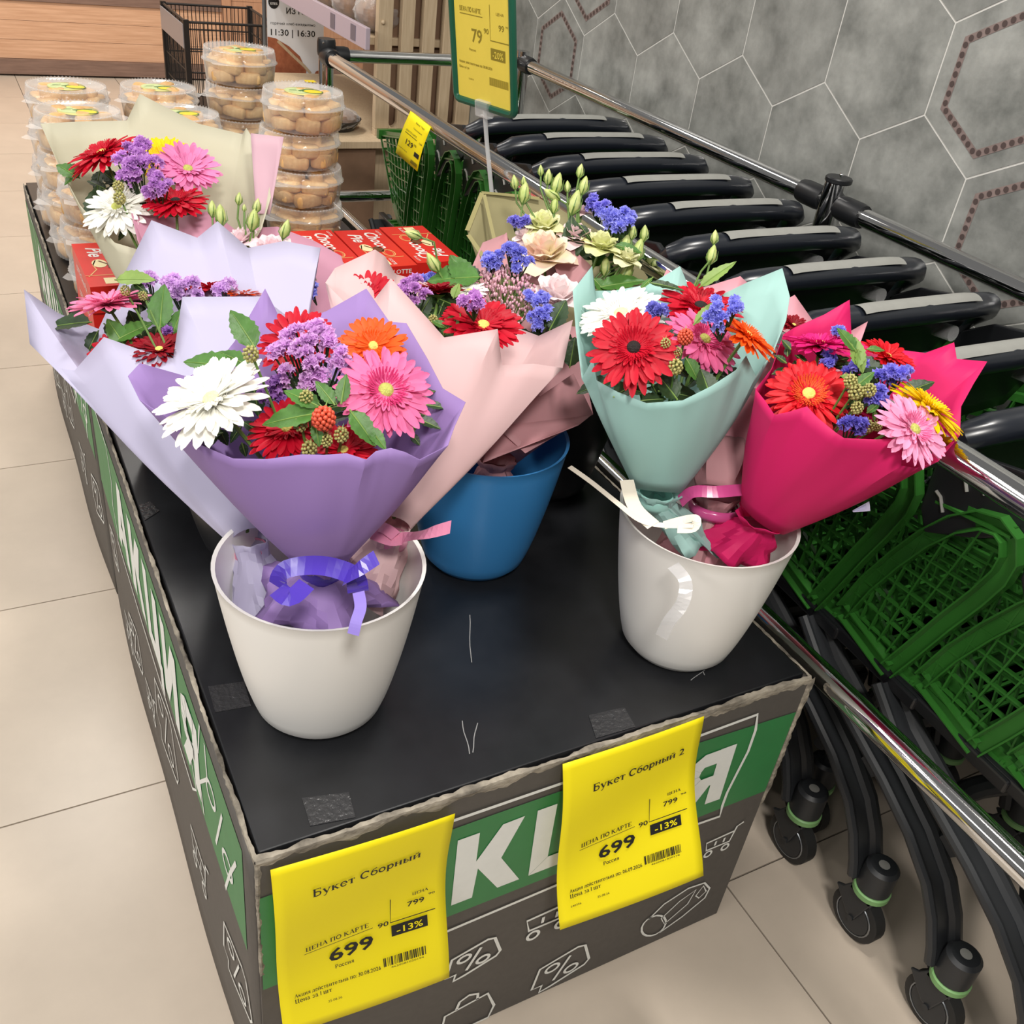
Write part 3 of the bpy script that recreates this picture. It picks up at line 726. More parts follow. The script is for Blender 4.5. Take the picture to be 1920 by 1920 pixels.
RED, DRED, WHT, PNK, LPK, ORG, YEL, MAG = '#c60c2a', '#8f0a1e', '#fbf9ee', '#ee74a8', '#f2a3c8', '#f2601a', '#f4cf0c', '#e0227f'
LIL, BLU = '#e4b6ea', '#a6a8fa'

class Bouquet:
    def __init__(s, name, label, base, ds=0):
        s.ds = ds
        s.e = empty(name, base); s.o = Vector(base); tag(s.e, label, 'bouquet', 'wrapped bouquets'); s.rn = random.Random(label)
    def P(s, u, v, d): return P(u, v, d + s.ds)
    def put(s, mb, name, m_, parent=None, **k):
        if parent is None:
            o = mb.build(name, m_, s.e, **k); o.location = -s.o
        else: o = mb.build(name, m_, parent, **k)
        return o
    # ---- paper cone: rim = [(u, v, f)], f -1 near .. 1 far
    def wrap(s, m_, rim, dc, rd, tie, skirt=.09, tr=.018, name='wrapper', crumple=.0012, sk_r=.045):
        T = s.P(*tie); R3 = [s.P(u, v, dc + f * rd) for u, v, f in rim]
        s.tie = T; s.c = sum(R3, Vector()) / len(R3); ax = (s.c - T).normalized(); s.ax = ax
        pts = []
        n = len(R3)
        for i in range(n):
            for k in range(4): pts.append(R3[i].lerp(R3[(i + 1) % n], k / 4))
        n = len(pts); sm = list(pts)
        for _ in range(2):      # smoothed outline: the lower cone is rounder than its cut edge
            k = max(2, n // 16); sm = [sum((sm[(i + j) % n] for j in range(-k, k + 1)), Vector()) / (2 * k + 1) for i in range(n)]
        rows = 10; q = MB(); vs = []; rn = s.rn
        ph = [rn.uniform(0, 6) for _ in range(4)]
        for j in range(rows + 1):
            t = j / rows
            for i, p in enumerate(pts):
                rr = p - T; rr = (rr - ax * rr.dot(ax)); rl = max(rr.length, 1e-4); ru = rr / rl
                a = T + ru * tr
                x = a.lerp(sm[i].lerp(p, t ** 2.0), t)
                x = x + ru * crumple * math.sin(9 * i / n * 2 * pi + ph[0] + 2 * t) * (1 - t) * t * 2.2 + ru * .012 * math.sin(pi * t)
                vs.append(x)
        fs = [(j * n + i, j * n + (i + 1) % n, (j + 1) * n + (i + 1) % n, (j + 1) * n + i) for j in range(rows) for i in range(n)]
        q.add(vs, fs); s.put(q, name, m_, solid=.0006, sharp=.5)
        if skirt:
            q = MB(); dn = Vector((0, 0, -1)) * .8 - ax * .2; dn.normalize(); u, v = frame(dn); N = 30
            def f(a, b):
                th = 2 * pi * a; pn = min(tr, .02); r = tr + (pn - tr) * min(1, b / .22) if b < .22 else pn + (sk_r - pn) * ((b - .22) / .78) ** .8; r *= 1 + .2 * b * math.sin(5 * th + ph[1]) + .16 * b * (abs(math.sin(4.5 * th + ph[2] + 3 * b)) - .5) + .1 * math.sin(9 * b + 7 * th)
                return T + Vector((s.o.x - T.x, s.o.y - T.y, 0)) * max(0, b - .15) + dn * (skirt * b * (1 + .12 * math.sin(4 * th + ph[3]))) + (u * math.cos(th) + v * math.sin(th)) * r
            q.grid(f, N, 9, closeu=True); s.pinch = T + dn * skirt * .2; s.dn = dn; s.put(q, name + '_tail', m_, solid=.0006, sharp=.35)
        return s
    def sheet(s, m_, pts, name='paper_fold', sub=6):
        """extra fold: quad patch from four corners (u, v, d), slightly curved"""
        c = [s.P(*p) for p in pts]; nrm = (c[1] - c[0]).cross(c[3] - c[0]).normalized()
        q = MB(); q.grid(lambda a, b: c[0].lerp(c[1], a).lerp(c[3].lerp(c[2], a), b) + nrm * .008 * math.sin(pi * a) * math.sin(pi * b), sub, sub)
        return s.put(q, name, m_, solid=.0006)
    def stem(s, to, r=.0022, m_=None):
        q = MB(); a = s.tie + s.ax * .01; b = Vector(to); mid = a.lerp(b, .55) + s.ax * .02
        pts = [a * (1 - t) ** 2 + mid * 2 * t * (1 - t) + b * t * t for t in [k / 6 for k in range(7)]]
        q.tube(pts, r, 6); return s.put(q, 'stem', m_ or M_stem)
    def gerbera(s, u, v, d, px, dr, col, eye=None, cup=.12, col2=None, inner=None, n=29, seed=0):
        px *= 1.12; c = s.P(u, v, d); R = px * d / F_PX / 2; z = VD(*dr); rn = random.Random(int(u * 7 + v + seed))
        x, y = frame(z); q = MB()
        layers = [(n, 1.0, .145, cup, .0), (n - 3, .92, .145, cup + .1, .03), (n - 8, .58, .09, cup + .3, .05)]
        off0 = rn.uniform(0, 6)
        for li, (m_, L, wd, el, h0) in enumerate(layers):
            for k in range(m_):
                a = off0 + li * .37 + 2 * pi * (k + rn.uniform(-.22, .22)) / m_
                e = el + rn.uniform(-.1, .1); l = L * R * rn.uniform(.9, 1.05); w_ = wd * R * rn.uniform(.85, 1.1) * 1.0
                ra = x * math.cos(a) + y * math.sin(a); ta = z.cross(ra)
                tw = rn.uniform(-.3, .3); vs = []
                for j, (t, wf) in enumerate(((.1, .4), (.35, .78), (.62, 1.0), (.82, .95), (.94, .62), (1.0, .15))):
                    ee = e - .28 * t * t + .08
                    p = c + z * (h0 * R) + ra * (l * t * math.cos(e)) + z * (l * (t * math.sin(e) - .16 * t * t))
                    sd = (ta + z * tw).normalized()
                    for xx in (-1, 0, 1): vs.append(p + sd * (xx * wf * w_ * .62) + z * (R * .022 * (xx * xx)))
                fs = []
                for j in range(5):
                    for i in range(2): fs.append((j * 3 + i, j * 3 + i + 1, j * 3 + 4 + i, j * 3 + 3 + i))
                q.add(vs, fs)
        fl = s.put(q, 'gerbera', petal(col, col2), sharp=0)
        q = MB()
        for k in range(110):                            # short inner florets
            ring = k % 4; a = k * 2.39996; r0 = R * (.13 + .045 * ring); ra = x * math.cos(a) + y * math.sin(a); ta = z.cross(ra)
            b0 = c + ra * r0 + z * R * .1; tip = c + ra * (r0 + R * .15) + z * R * (.2 + .025 * ring)
            q.add([b0 - ta * R * .022, b0 + ta * R * .022, tip + ta * R * .012, tip - ta * R * .012], [(0, 1, 2, 3)])
        s.put(q, 'inner_florets', petal(inner or col), fl, sharp=0)
        q = MB(); q.grid(lambda a, b: c + (x * math.cos(2 * pi * a) + y * math.sin(2 * pi * a)) * R * .155 * math.sin(pi / 2 * (1 - b) + .001) + z * R * (.10 + .08 * math.sin(pi / 2 * b)), 16, 4, closeu=True)
        s.put(q, 'flower_eye', eye or M_eye_y, fl)
        s.stem(c - z * .004)
        q = MB(); q.grid(lambda a, b: c + (x * math.cos(2 * pi * a) + y * math.sin(2 * pi * a)) * R * (.06 + .2 * b) - z * R * (.16 * (1 - b)), 10, 3, closeu=True); s.put(q, 'calyx', M_stem, fl)
        return fl
    def statice(s, u, v, d, rx, ry, col, n=90, fl=.0065, dep=.02):
        n = int(n * 1.5)
        c = s.P(u, v, d); k = d / F_PX; rn = random.Random(int(u + v * 3)); q = MB(); stems = MB()
        root = c + VD(0, -1, -.5) * max(rx, ry) * k * 1.3
        nb = max(4, n // 12); cl = []
        for i in range(nb):
            a = rn.uniform(0, 2 * pi); r = math.sqrt(rn.random()) * .85
            p = c + RX * (r * math.cos(a) * rx * k) - RD * (r * math.sin(a) * ry * k) - RF * (dep * (1 - r * r) + rn.uniform(-.004, .004)); cl.append(p)
            stems.tube([root, root.lerp(p, .6) + Vector((0, 0, -.004)), p], .0012, 5)
        br = max(.006, .9 * max(rx, ry) * k / math.sqrt(nb) * 1.25)
        for i in range(n):
            b = cl[i % nb]; nr = VD(rn.gauss(0, .6), rn.gauss(.45, .5), rn.gauss(.7, .4)); p = b + nr * br * rn.uniform(.7, 1.0)
            x, y = frame(nr); r = fl * rn.uniform(.7, 1.15); vs = [p - nr * r * .7]
            for j in range(10):
                a = 2 * pi * j / 10; rr = r * (1.0 if j % 2 == 0 else .55); vs.append(p + (x * math.cos(a) + y * math.sin(a)) * rr + nr * r * rn.uniform(-.15, .35))
            q.add(vs, [(0, 1 + j, 1 + (j + 1) % 10) for j in range(10)])
        o = s.put(q, 'statice_spray', petal(col), sharp=0, smooth=False)
        s.put(stems, 'branch', M_leafd, o); return o
    def sedum(s, u, v, d, rx, ry, n=260):
        c = s.P(u, v, d); k = d / F_PX; rn = random.Random(5); q = MB(); st = MB()
        root = c + VD(0, -1, -.4) * ry * k * 1.4
        for i in range(n):
            a = rn.uniform(0, 2 * pi); r = math.sqrt(rn.random())
            p = c + RX * (r * math.cos(a) * rx * k) - RD * (r * math.sin(a) * ry * k) - RF * (.018 * (1 - r * r) + rn.uniform(-.006, .006))
            q.ball(p, rn.uniform(.0014, .0028), 5, 3, (1, 1, 1.5))
            if i % 6 == 0: st.tube([root, p], .0008, 4)
        o = s.put(q, 'sedum_head', mat('sedum_pink', '#c98aa0', .6, col2='#e2bcc4', vscale=150), sharp=0); s.put(st, 'branch', M_stem, o)
    def leaf(s, a, b, d, wd=.5, m_=None, d2=None, up=(0, .6, .8), fold=.25, droop=.1, parent=None):
        A = s.P(a[0], a[1], d); B = s.P(b[0], b[1], d2 or d); t = B - A; L = t.length; t.normalize(); nz = VD(*up); sd = t.cross(nz).normalized(); nz = sd.cross(t).normalized()
        q = MB(); nu, nv = 8, 14
        def f(i, j):
            x = 2 * i - 1; w_ = wd * L * .5 * (math.sin(pi * min(1, j ** .75)) ** .85) * (1 + .07 * (1 if int(j * nv) % 2 else -1) * abs(x))
            return A + t * (L * (j + .05 * abs(x) * (1 - j))) + sd * (x * w_) + nz * (abs(x) * w_ * fold - droop * L * j * j + .012 * L * math.sin(j * 26 - abs(x) * 5) * abs(x))
        q.grid(f, nu, nv); o = s.put(q, 'leaf', m_ or M_leaf, sharp=0)
        q = MB(); q.tube([f(.5, k / 6) + nz * .0004 for k in range(7)], [.0009 * (1.2 - k / 6) for k in range(7)], 5); s.put(q, 'midrib', M_leafl, o)
        return o
    def bud(s, u, v, d, px, dr=(0, 1, .2), root=None, m_=None, fat=.24):
        c = s.P(u, v, d); L = px * d / F_PX; z = VD(*dr); x, y = frame(z); q = MB()
        prof = [(.0, .05), (.12, .55), (.3, .95), (.5, 1.0), (.72, .72), (.9, .35), (1., .04)]
        q.grid(lambda a, b: c + z * (L * (prof[int(b * 6 + .01)][0] - .5)) + (x * math.cos(2 * pi * a + 1.2 * b) + y * math.sin(2 * pi * a + 1.2 * b)) * L * fat * prof[int(b * 6 + .01)][1] * (1 + .1 * math.cos(5 * 2 * pi * a)), 10, 6, closeu=True)
        o = s.put(q, 'bud', m_ or M_bud, sharp=0)
        q = MB()
        for k in range(5):
            a = 2 * pi * k / 5; ra = x * math.cos(a) + y * math.sin(a); b0 = c - z * L * .5
            q.tube([b0, b0 + z * L * .3 + ra * L * fat * 1.15, b0 + z * L * .72 + ra * L * fat * 1.05], [L * .05, L * .035, L * .008], 4)
        s.put(q, 'sepals', M_stem, o)
        r0 = s.P(*root) if root else s.tie + s.ax * .1
        b0 = c - z * L * .48; q = MB(); pts = [b0, b0 - z * .02, b0.lerp(r0, .5), r0]; q.tube(pts, .0016, 6); s.put(q, 'bud_stem', M_stem, o)
        return o
    def rose(s, u, v, d, px, dr, col, col2=None, n=16):
        c = s.P(u, v, d); R = px * d / F_PX / 2; z = VD(*dr); x, y = frame(z); q = MB(); rn = random.Random(int(u))
        for k in range(n):
            f = k / (n - 1); a = k * 2.4; el = 1.35 - .95 * f; r0 = R * (.08 + .25 * f); L = R * (.75 + .25 * f); w_ = R * (.5 + .55 * f)
            ra = x * math.cos(a) + y * math.sin(a); ta = z.cross(ra)
            def g(i, j):
                xx = 2 * i - 1; ww = w_ * .62 * math.sin(pi * (.18 + .62 * j)); e = el + .25 - .75 * j * f
                p = c - z * R * .35 + ra * (r0 * .5 + L * j * math.cos(e)) + z * (L * j * math.sin(e) * 1.05)
                return p + ta * xx * ww - ra * (abs(xx) ** 2 * ww * .45) + z * (R * .05 * math.sin(5 * xx + k) * j)
            q.grid(g, 6, 5)
        o = s.put(q, 'lisianthus', petal(col, col2), sharp=0); s.stem(c - z * R * .3); return o
    def berry(s, u, v, d, px, m_, dr=(0, -.2, 1)):
        c = s.P(u, v, d); R = px * d / F_PX / 2; q = MB(); n = 64 if m_ is M_berryr else 40
        for k in range(n):
            zz = 1 - 2 * (k + .5) / n; a = k * 2.39996; r = math.sqrt(1 - zz * zz)
            q.ball(c + Vector((r * math.cos(a), r * math.sin(a), zz * 1.1)) * R * .84, R * .22, 6, 4)
        o = s.put(q, 'berry', m_, sharp=0)
        q = MB()
        for k in range(5):
            a = 2 * pi * k / 5; t = VD(math.cos(a), math.sin(a) * .5 + .5, -.2); b0 = c + VD(0, .8, -.3) * R * .9
            q.add([b0 - RX * R * .12, b0 + RX * R * .12, b0 + t * R * .9], [(0, 1, 2)])
        s.put(q, 'sepals', M_leafl, o); s.stem(c + VD(0, -.2, -.8) * R, .0015); return o
    def filler(s, n, cu, cv, ru, rv, d, m_=None, size=60):
        for k in range(n):
            a = s.rn.uniform(0, 2 * pi); r = math.sqrt(s.rn.random()); u = cu + ru * r * math.cos(a); v = cv + rv * r * math.sin(a); b = s.rn.uniform(0, 2 * pi)
            l = size * s.rn.uniform(.7, 1.2); s.leaf((u, v), (u + l * math.cos(b), v + .7 * l * math.sin(b)), d + s.rn.uniform(-.015, .015), .6, m_ or M_leafd, up=(s.rn.uniform(-.4, .4), .7, .7))
    def ribbon(s, m_, pts, w_=.012, name='ribbon', up=(0, .5, .85)):
        pp = [s.P(*p) for p in pts]; n = VD(*up); q = MB()
        # smooth the line a little
        sm = []
        for i in range(len(pp) - 1):
            for k in range(5):
                t = k / 5; p0 = pp[max(i - 1, 0)]; p1 = pp[i]; p2 = pp[i + 1]; p3 = pp[min(i + 2, len(pp) - 1)]
                sm.append(.5 * ((2 * p1) + (p2 - p0) * t + (2 * p0 - 5 * p1 + 4 * p2 - p3) * t * t + (3 * p1 - p0 - 3 * p2 + p3) * t ** 3))
        sm.append(pp[-1]); N = len(sm); vs = []
        for i, p in enumerate(sm):
            t = (sm[min(i + 1, N - 1)] - sm[max(i - 1, 0)]).normalized(); sd = t.cross(n); sd = sd.normalized() if sd.length > .05 else VD(1, 0, 0)
            vs += [p - sd * w_ / 2, p, p + sd * w_ / 2]
        q.add(vs, [(3 * i + k, 3 * i + k + 1, 3 * i + 4 + k, 3 * i + 3 + k) for i in range(N - 1) for k in range(2)])
        return s.put(q, name, m_, sharp=0, smooth=False)
    def band(s, m_, w_=.016, r=.021):
        q = MB(); a = -s.dn; u, v = frame(a); T = s.pinch
        q.grid(lambda i, j: T + a * (w_ * (j - .5)) + (u * math.cos(2 * pi * i) + v * math.sin(2 * pi * i)) * (r + .003 * math.sin(pi * j)), 24, 3, closeu=True); return s.put(q, 'ribbon_band', m_, solid=.0006)

# ------------------------------------------------------------------ the bouquets
Pp = paper('purple_paper', '#9d80bd', .14); Plv = paper('lavender_paper', '#d6d2ea', .35); Ppk = paper('pale_pink_paper', '#efcfd0', .35)
Pdr = paper('dusty_rose_paper', '#cf9aa0', .3); Pmint = paper('mint_paper', '#b4dbd5', .35); Pmag = paper('magenta_paper', '#cf1f63', .1)
Pcr = paper('cream_paper', '#dcd8c2', .4); Ppk2 = paper('rose_pink_paper', '#dba2ba', .3); Pol = paper('olive_mesh_paper', '#b5ad84', .4); Plp = paper('light_pink_paper', '#f0b2bf', .35)
Rp = mat('purple_satin', '#4b35a8', .18, spec=.7); Rk = mat('pink_satin', '#dc8aa8', .22, spec=.7); Rw = mat('cream_raffia', '#e4dccb', .35); Rm = mat('magenta_satin', '#c04a86', .2, spec=.7); Rc = mat('silver_ribbon', '#cfcfd2', .12, spec=.9, alpha=.4)

# purple, front left
b = Bouquet('bouquet', 'bright purple wrapped bouquet at the front with white, pink and orange gerberas', (.137, .2, .80), -.035)
b.wrap(Pp, [(240, 705, -.2), (262, 681, 0), (350, 706, .45), (400, 690, .7), (440, 640, .8), (497, 541, 1), (528, 603, 1), (570, 600, 1), (613, 583, 1), (687, 541, 1), (730, 603, .9), (762, 606, .7), (800, 670, .5), (830, 728, .2), (873, 754, 0), (852, 800, -.3), (840, 835, -.5), (787, 862, -.8), (760, 848, -.88), (733, 840, -.92), (705, 846, -.95), (687, 862, -1), (650, 850, -1), (607, 853, -1), (567, 852, -1), (500, 861, -1), (437, 860, -.95), (373, 833, -.8), (307, 780, -.6), (262, 750, -.4)], 1.07, .105, (603, 1046, 1.10), skirt=.075, sk_r=.075, tr=.032)
b.gerbera(402, 755, 1.0, 205, (-.25, .62, .75), WHT, M_eye_w, cup=.22)
b.gerbera(722, 735, 1.02, 168, (.3, .3, .9), PNK, M_eye_g, cup=.1, inner='#d9407f')
b.gerbera(700, 652, 1.1, 118, (.1, .35, .93), ORG, M_eye_y, cup=.25)
b.gerbera(562, 648, 1.11, 140, (-.05, .4, .9), RED, M_eye_y, cup=.25)
b.gerbera(540, 808, 1.03, 140, (-.1, .6, .8), RED, cup=.2, col2='#b00d28')
b.gerbera(645, 848, 1.02, 115, (.1, .6, .8), RED, cup=.25, col2='#b00d28')
b.statice(585, 672, 1.05, 85, 62, LIL, 260, .0058, .03)
b.statice(530, 735, 1.07, 40, 25, '#b482d0', 60, .0055)
b.berry(607, 785, .975, 44, M_berryr)
for u, v, p in ((574, 745, 26), (563, 795, 28), (640, 816, 28), (470, 664, 30), (580, 842, 30), (612, 826, 24)): b.berry(u, v, .99, p, M_berryg)
for a, c, d in (((602, 775), (488, 790), .985), ((602, 765), (532, 728), .99), ((628, 760), (592, 712), .99), ((640, 758), (648, 700), .99), ((655, 768), (706, 835), .98), ((690, 800), (725, 842), .985), ((592, 790), (598, 838), .985)): b.leaf(a, c, d, .5)
for a, c, d in (((440, 690), (342, 672), 1.06), ((480, 655), (432, 578), 1.09), ((470, 690), (410, 655), 1.08), ((640, 770), (690, 750), 1.03)): b.leaf(a, c, d, .55, M_leaf)
b.filler(22, 560, 760, 200, 70, 1.10, None, 85)
b.filler(12, 445, 812, 45, 24, 1.085, None, 50); b.filler(10, 775, 775, 25, 55, 1.085, None, 46)
b.band(Rp, .02, .022)
b.ribbon(Rp, [(520, 1100, 1.03), (535, 1068, 1.02), (600, 1060, 1.015), (660, 1078, 1.02), (672, 1110, 1.03)], .022)
b.ribbon(Rp, [(645, 1085, 1.02), (672, 1068, 1.0), (706, 1045, .995)], .017); b.ribbon(Rp, [(520, 1105, 1.02), (545, 1120, 1.0), (575, 1095, 1.01)], .02)
b.ribbon(mat('lilac_satin', '#8a78c8', .3), [(672, 1110, 1.0), (676, 1138, .985), (668, 1165, .98), (662, 1190, .98)], .012)

# lavender, behind left
b = Bouquet('bouquet', 'pale lavender wrapped bouquet leaning left with a pink gerbera seen from the side', (.085, .225, .80), .05)
b.wrap(Plv, [(45, 543, 0), (110, 588, .3), (185, 617, .5), (230, 520, .9), (284, 413, 1), (370, 446, 1), (408, 415, 1), (465, 465, 1), (533, 452, .9), (601, 465, .6), (585, 560, .3), (560, 610, -.1), (490, 556, -.6), (342, 557, -.9), (325, 672, -1), (260, 655, -.95), (195, 632, -.9), (140, 695, -.7), (110, 690, -.5), (56, 645, -.3)], 1.28, .10, (468, 1010, 1.10), skirt=.085, sk_r=.045, tr=.022)
b.gerbera(205, 575, 1.24, 150, (-.1, .9, .42), '#f58ab4', M_eye_g, cup=.25)
b.gerbera(395, 545, 1.34, 120, (0, .85, .4), RED, cup=.3, col2='#b00d28'); b.gerbera(455, 556, 1.33, 80, (.1, .85, .4), ORG, cup=.4)
b.gerbera(215, 665, 1.24, 110, (-.2, .35, .9), RED, cup=.15); b.gerbera(300, 660, 1.2, 110, (0, .7, .6), DRED, cup=.3)
b.statice(345, 548, 1.28, 50, 26, '#e2bcee', 110, .0065); b.statice(285, 538, 1.3, 30, 22, '#e2bcee', 60, .0065); b.statice(430, 548, 1.32, 30, 14, '#e2bcee', 40); b.statice(330, 625, 1.24, 16, 16, '#b482d0', 40)
for a, c, m_ in (((215, 640), (285, 600), M_leaf), ((235, 650), (200, 595), M_leaf), ((300, 620), (305, 530), M_leaf), ((320, 640), (340, 575), M_leaf), ((215, 525), (290, 520), M_leafl), ((250, 530), (275, 548), M_leafd)): b.leaf(a, c, 1.22, .55, m_)
b.berry(235, 545, 1.22, 20, M_berryg); b.berry(268, 555, 1.22, 18, M_berryg)
b.filler(16, 290, 610, 120, 45, 1.27, None, 80)
b.band(Rk, .02, .018)

# pale pink, centre
b = Bouquet('bouquet', 'pale pink wrapped bouquet with red gerberas between the purple and mint ones', (.19, .23, .80), .035)
b.wrap(Ppk, [(610, 530, .2), (628, 503, .5), (703, 468, .8), (722, 481, .9), (741, 514, 1), (800, 530, 1), (880, 560, 1), (968, 614, 1), (1010, 630, .9), (1074, 600, .6), (1062, 657, 0), (1055, 690, -.3), (1000, 682, -.6), (941, 685, -.8), (933, 617, -.9), (833, 633, -1), (795, 590, -1), (733, 522, -.9), (703, 560, -.8), (650, 570, -.4)], 1.28, .10, (735, 985, 1.11), skirt=.095, sk_r=.045, tr=.022)
b.gerbera(905, 615, 1.25, 150, (.2, .6, .75), RED, cup=.25); b.gerbera(822, 552, 1.33, 100, (0, .9, .3), DRED, cup=.35); b.gerbera(690, 562, 1.33, 112, (0, .3, .95), RED, cup=.3); b.gerbera(862, 600, 1.28, 80, (-.3, .8, .5), RED, cup=.5)
b.statice(775, 555, 1.27, 34, 42, '#dca6e6', 120, .0066); b.statice(888, 570, 1.22, 26, 18, '#dca6e6', 60, .0066)
b.gerbera(880, 548, 1.37, 70, (0, .8, .6), WHT, cup=.2)
for a, c, m_ in (((830, 630), (862, 585), M_leaf), ((838, 615), (810, 600), M_leaf), ((845, 635), (835, 660), M_leaf), ((850, 560), (860, 530), M_leafl)): b.leaf(a, c, 1.235, .6, m_)
b.berry(812, 600, 1.25, 20, M_berryg); b.filler(16, 850, 590, 100, 40, 1.32, None, 70)
b.band(Rk, .018, .018)
b.ribbon(Rk, [(700, 1000, 1.06), (735, 1012, 1.05), (760, 1008, 1.05), (800, 1000, 1.0), (845, 988, .98)], .016); b.ribbon(Rk, [(742, 1005, 1.05), (720, 990, 1.06), (690, 985, 1.08)], .014)

# dusty rose with lisianthus, in the blue vase
b = Bouquet('bouquet', 'dusty rose wrapped bouquet in the blue vase with blue statice and pink sedum', (.478, .412, .80))
b.wrap(Pdr, [(870, 590, -.2), (885, 500, .5), (905, 455, .8), (949, 438, .9), (962, 470, 1), (1000, 452, 1), (1060, 500, 1), (1095, 560, .8), (1085, 640, .4), (1112, 777, -.3), (1050, 770, -.8), (980, 720, -1), (900, 680, -.8)], 1.5, .11, (930, 860, 1.40), skirt=.07, sk_r=.04, tr=.03)
b.sheet(Pdr, [(1075, 700, 1.44), (1112, 777, 1.40), (985, 850, 1.3), (930, 800, 1.3)])
b.sheet(Pdr, [(1108, 779, 1.38), (1085, 797, 1.33), (905, 868, 1.27), (925, 800, 1.3)])
b.sedum(945, 555, 1.45, 62, 62, 420)
b.statice(915, 495, 1.45, 28, 14, BLU, 60, .0066); b.statice(965, 485, 1.44, 36, 24, BLU, 110, .0066); b.statice(1015, 590, 1.42, 22, 34, BLU, 90, .0066); b.statice(1005, 555, 1.44, 18, 14, BLU, 40)
b.rose(1045, 548, 1.46, 115, (.1, .7, .6), '#f6dde0', '#fcf0f0')
for a, c, d, m_, w_ in (((905, 520), (800, 520), 1.42, M_leaf, .7), ((880, 535), (845, 475), 1.43, M_leaf, .7), ((1030, 620), (1060, 560), 1.41, M_leafd, .7), ((1068, 690), (1078, 630), 1.4, M_leafd, .6), ((900, 530), (860, 490), 1.45, M_leafd, .6)): b.leaf(a, c, d, w_, m_)
b.bud(812, 492, 1.42, 42, (-.5, .8, .2), (850, 560, 1.45)); b.bud(775, 440, 1.46, 34, (-.9, .3, .1), (850, 540, 1.5)); b.statice(800, 530, 1.47, 18, 14, BLU, 40)
b.filler(10, 970, 600, 80, 70, 1.5, M_leafd)

# olive mesh wrap with lisianthus buds
b = Bouquet('bouquet', 'olive mesh wrapped bouquet of pale lisianthus with tall green buds at the back', (.67, .575, .80), -.13)
b.wrap(Pol, [(876, 432, -.2), (904, 360, .4), (960, 366, .8), (1012, 372, 1), (1100, 420, 1), (1180, 470, .8), (1215, 520, .4), (1190, 590, -.4), (1090, 580, -.9), (990, 540, -1), (900, 500, -.7)], 1.78, .11, (1035, 745, 1.75), skirt=.05, sk_r=.035)
b.sheet(Pdr, [(915, 465, 1.72), (950, 436, 1.72), (960, 500, 1.68), (905, 500, 1.7)]); b.sheet(Pdr, [(1040, 500, 1.68), (1062, 455, 1.7), (1110, 500, 1.7), (1060, 560, 1.66)])
b.rose(1020, 418, 1.72, 78, (0, .7, .6), '#e6eaa6', '#f4f2cc'); b.rose(1020, 468, 1.68, 115, (0, .75, .6), '#f8d4cf', '#f4eec4'); b.rose(1128, 455, 1.7, 76, (.2, .8, .5), '#e2e69c', '#f0f0c4'); b.rose(1090, 395, 1.74, 40, (0, .9, .4), '#f2d9dc'); b.rose(985, 440, 1.72, 50, (-.3, .7, .6), '#f0dcdd')
for u, v, px, dr in ((965, 342, 26, (-.1, 1, .2)), (982, 340, 18, (0, 1, .2)), (983, 362, 40, (.15, 1, .1)), (1014, 320, 20, (0, 1, .2)), (1028, 332, 28, (.1, 1, .2)), (1045, 345, 40, (.25, 1, .1)), (1035, 365, 34, (-.8, .5, .1)), (1088, 321, 26, (.2, 1, .1)), (1095, 348, 34, (.25, 1, .1)), (1064, 350, 22, (0, 1, 0)), (1078, 380, 46, (.3, 1, .1)), (1040, 385, 30, (.1, 1, .1)), (1158, 408, 30, (.6, .9, .1)), (1186, 435, 28, (.1, 1, .1)), (1208, 438, 30, (.1, 1, .1)), (1172, 462, 44, (.25, 1, .1)), (1196, 470, 44, (.3, 1, .1)), (1135, 500, 36, (.1, 1, .1)), (1176, 510, 40, (.5, .9, .1)), (1340, 445, 26, (.1, 1, .1)), (1335, 478, 36, (.25, 1, .1))):
    b.bud(u, v, 1.72 if u < 1250 else 1.6, px, dr, (1080, 560, 1.72) if u < 1250 else (1290, 560, 1.55))
olb = mat('olive_border', '#8d8558', .5)
b.ribbon(olb, [(876, 432, 1.75), (904, 361, 1.82)], .008, 'mesh_border'); b.ribbon(olb, [(904, 361, 1.82), (960, 366, 1.86), (1012, 372, 1.88)], .008, 'mesh_border'); b.ribbon(olb, [(878, 440, 1.74), (905, 480, 1.7), (925, 520, 1.68)], .007, 'mesh_border'); b.ribbon(olb, [(908, 365, 1.8), (925, 440, 1.76), (935, 480, 1.74)], .006, 'mesh_border')
b.statice(972, 416, 1.73, 20, 18, '#a29cf0', 50, .007); b.statice(1125, 388, 1.74, 20, 22, '#a29cf0', 50, .007); b.statice(1150, 415, 1.73, 36, 18, BLU, 80, .007); b.statice(1172, 430, 1.72, 22, 14, BLU, 40, .007)
for a, c, m_ in (((1075, 490), (1072, 400), M_leafd), ((1085, 420), (1110, 450), M_leafd), ((1150, 460), (1205, 470), M_leaf), ((1110, 520), (1150, 560), M_leaf), ((1120, 540), (1210, 520), M_leaf), ((1060, 520), (1100, 560), M_leafd)): b.leaf(a, c, 1.7, .45, m_)
b.filler(12, 1080, 500, 90, 50, 1.78, M_leafd); b.filler(8, 1140, 480, 60, 40, 1.74, M_leaf, 50)
b.rose(1080, 440, 1.71, 70, (.1, .7, .6), '#f2d6d8'); b.rose(1175, 480, 1.7, 60, (.3, .7, .5), '#e6e8ae', '#f4f2d0')

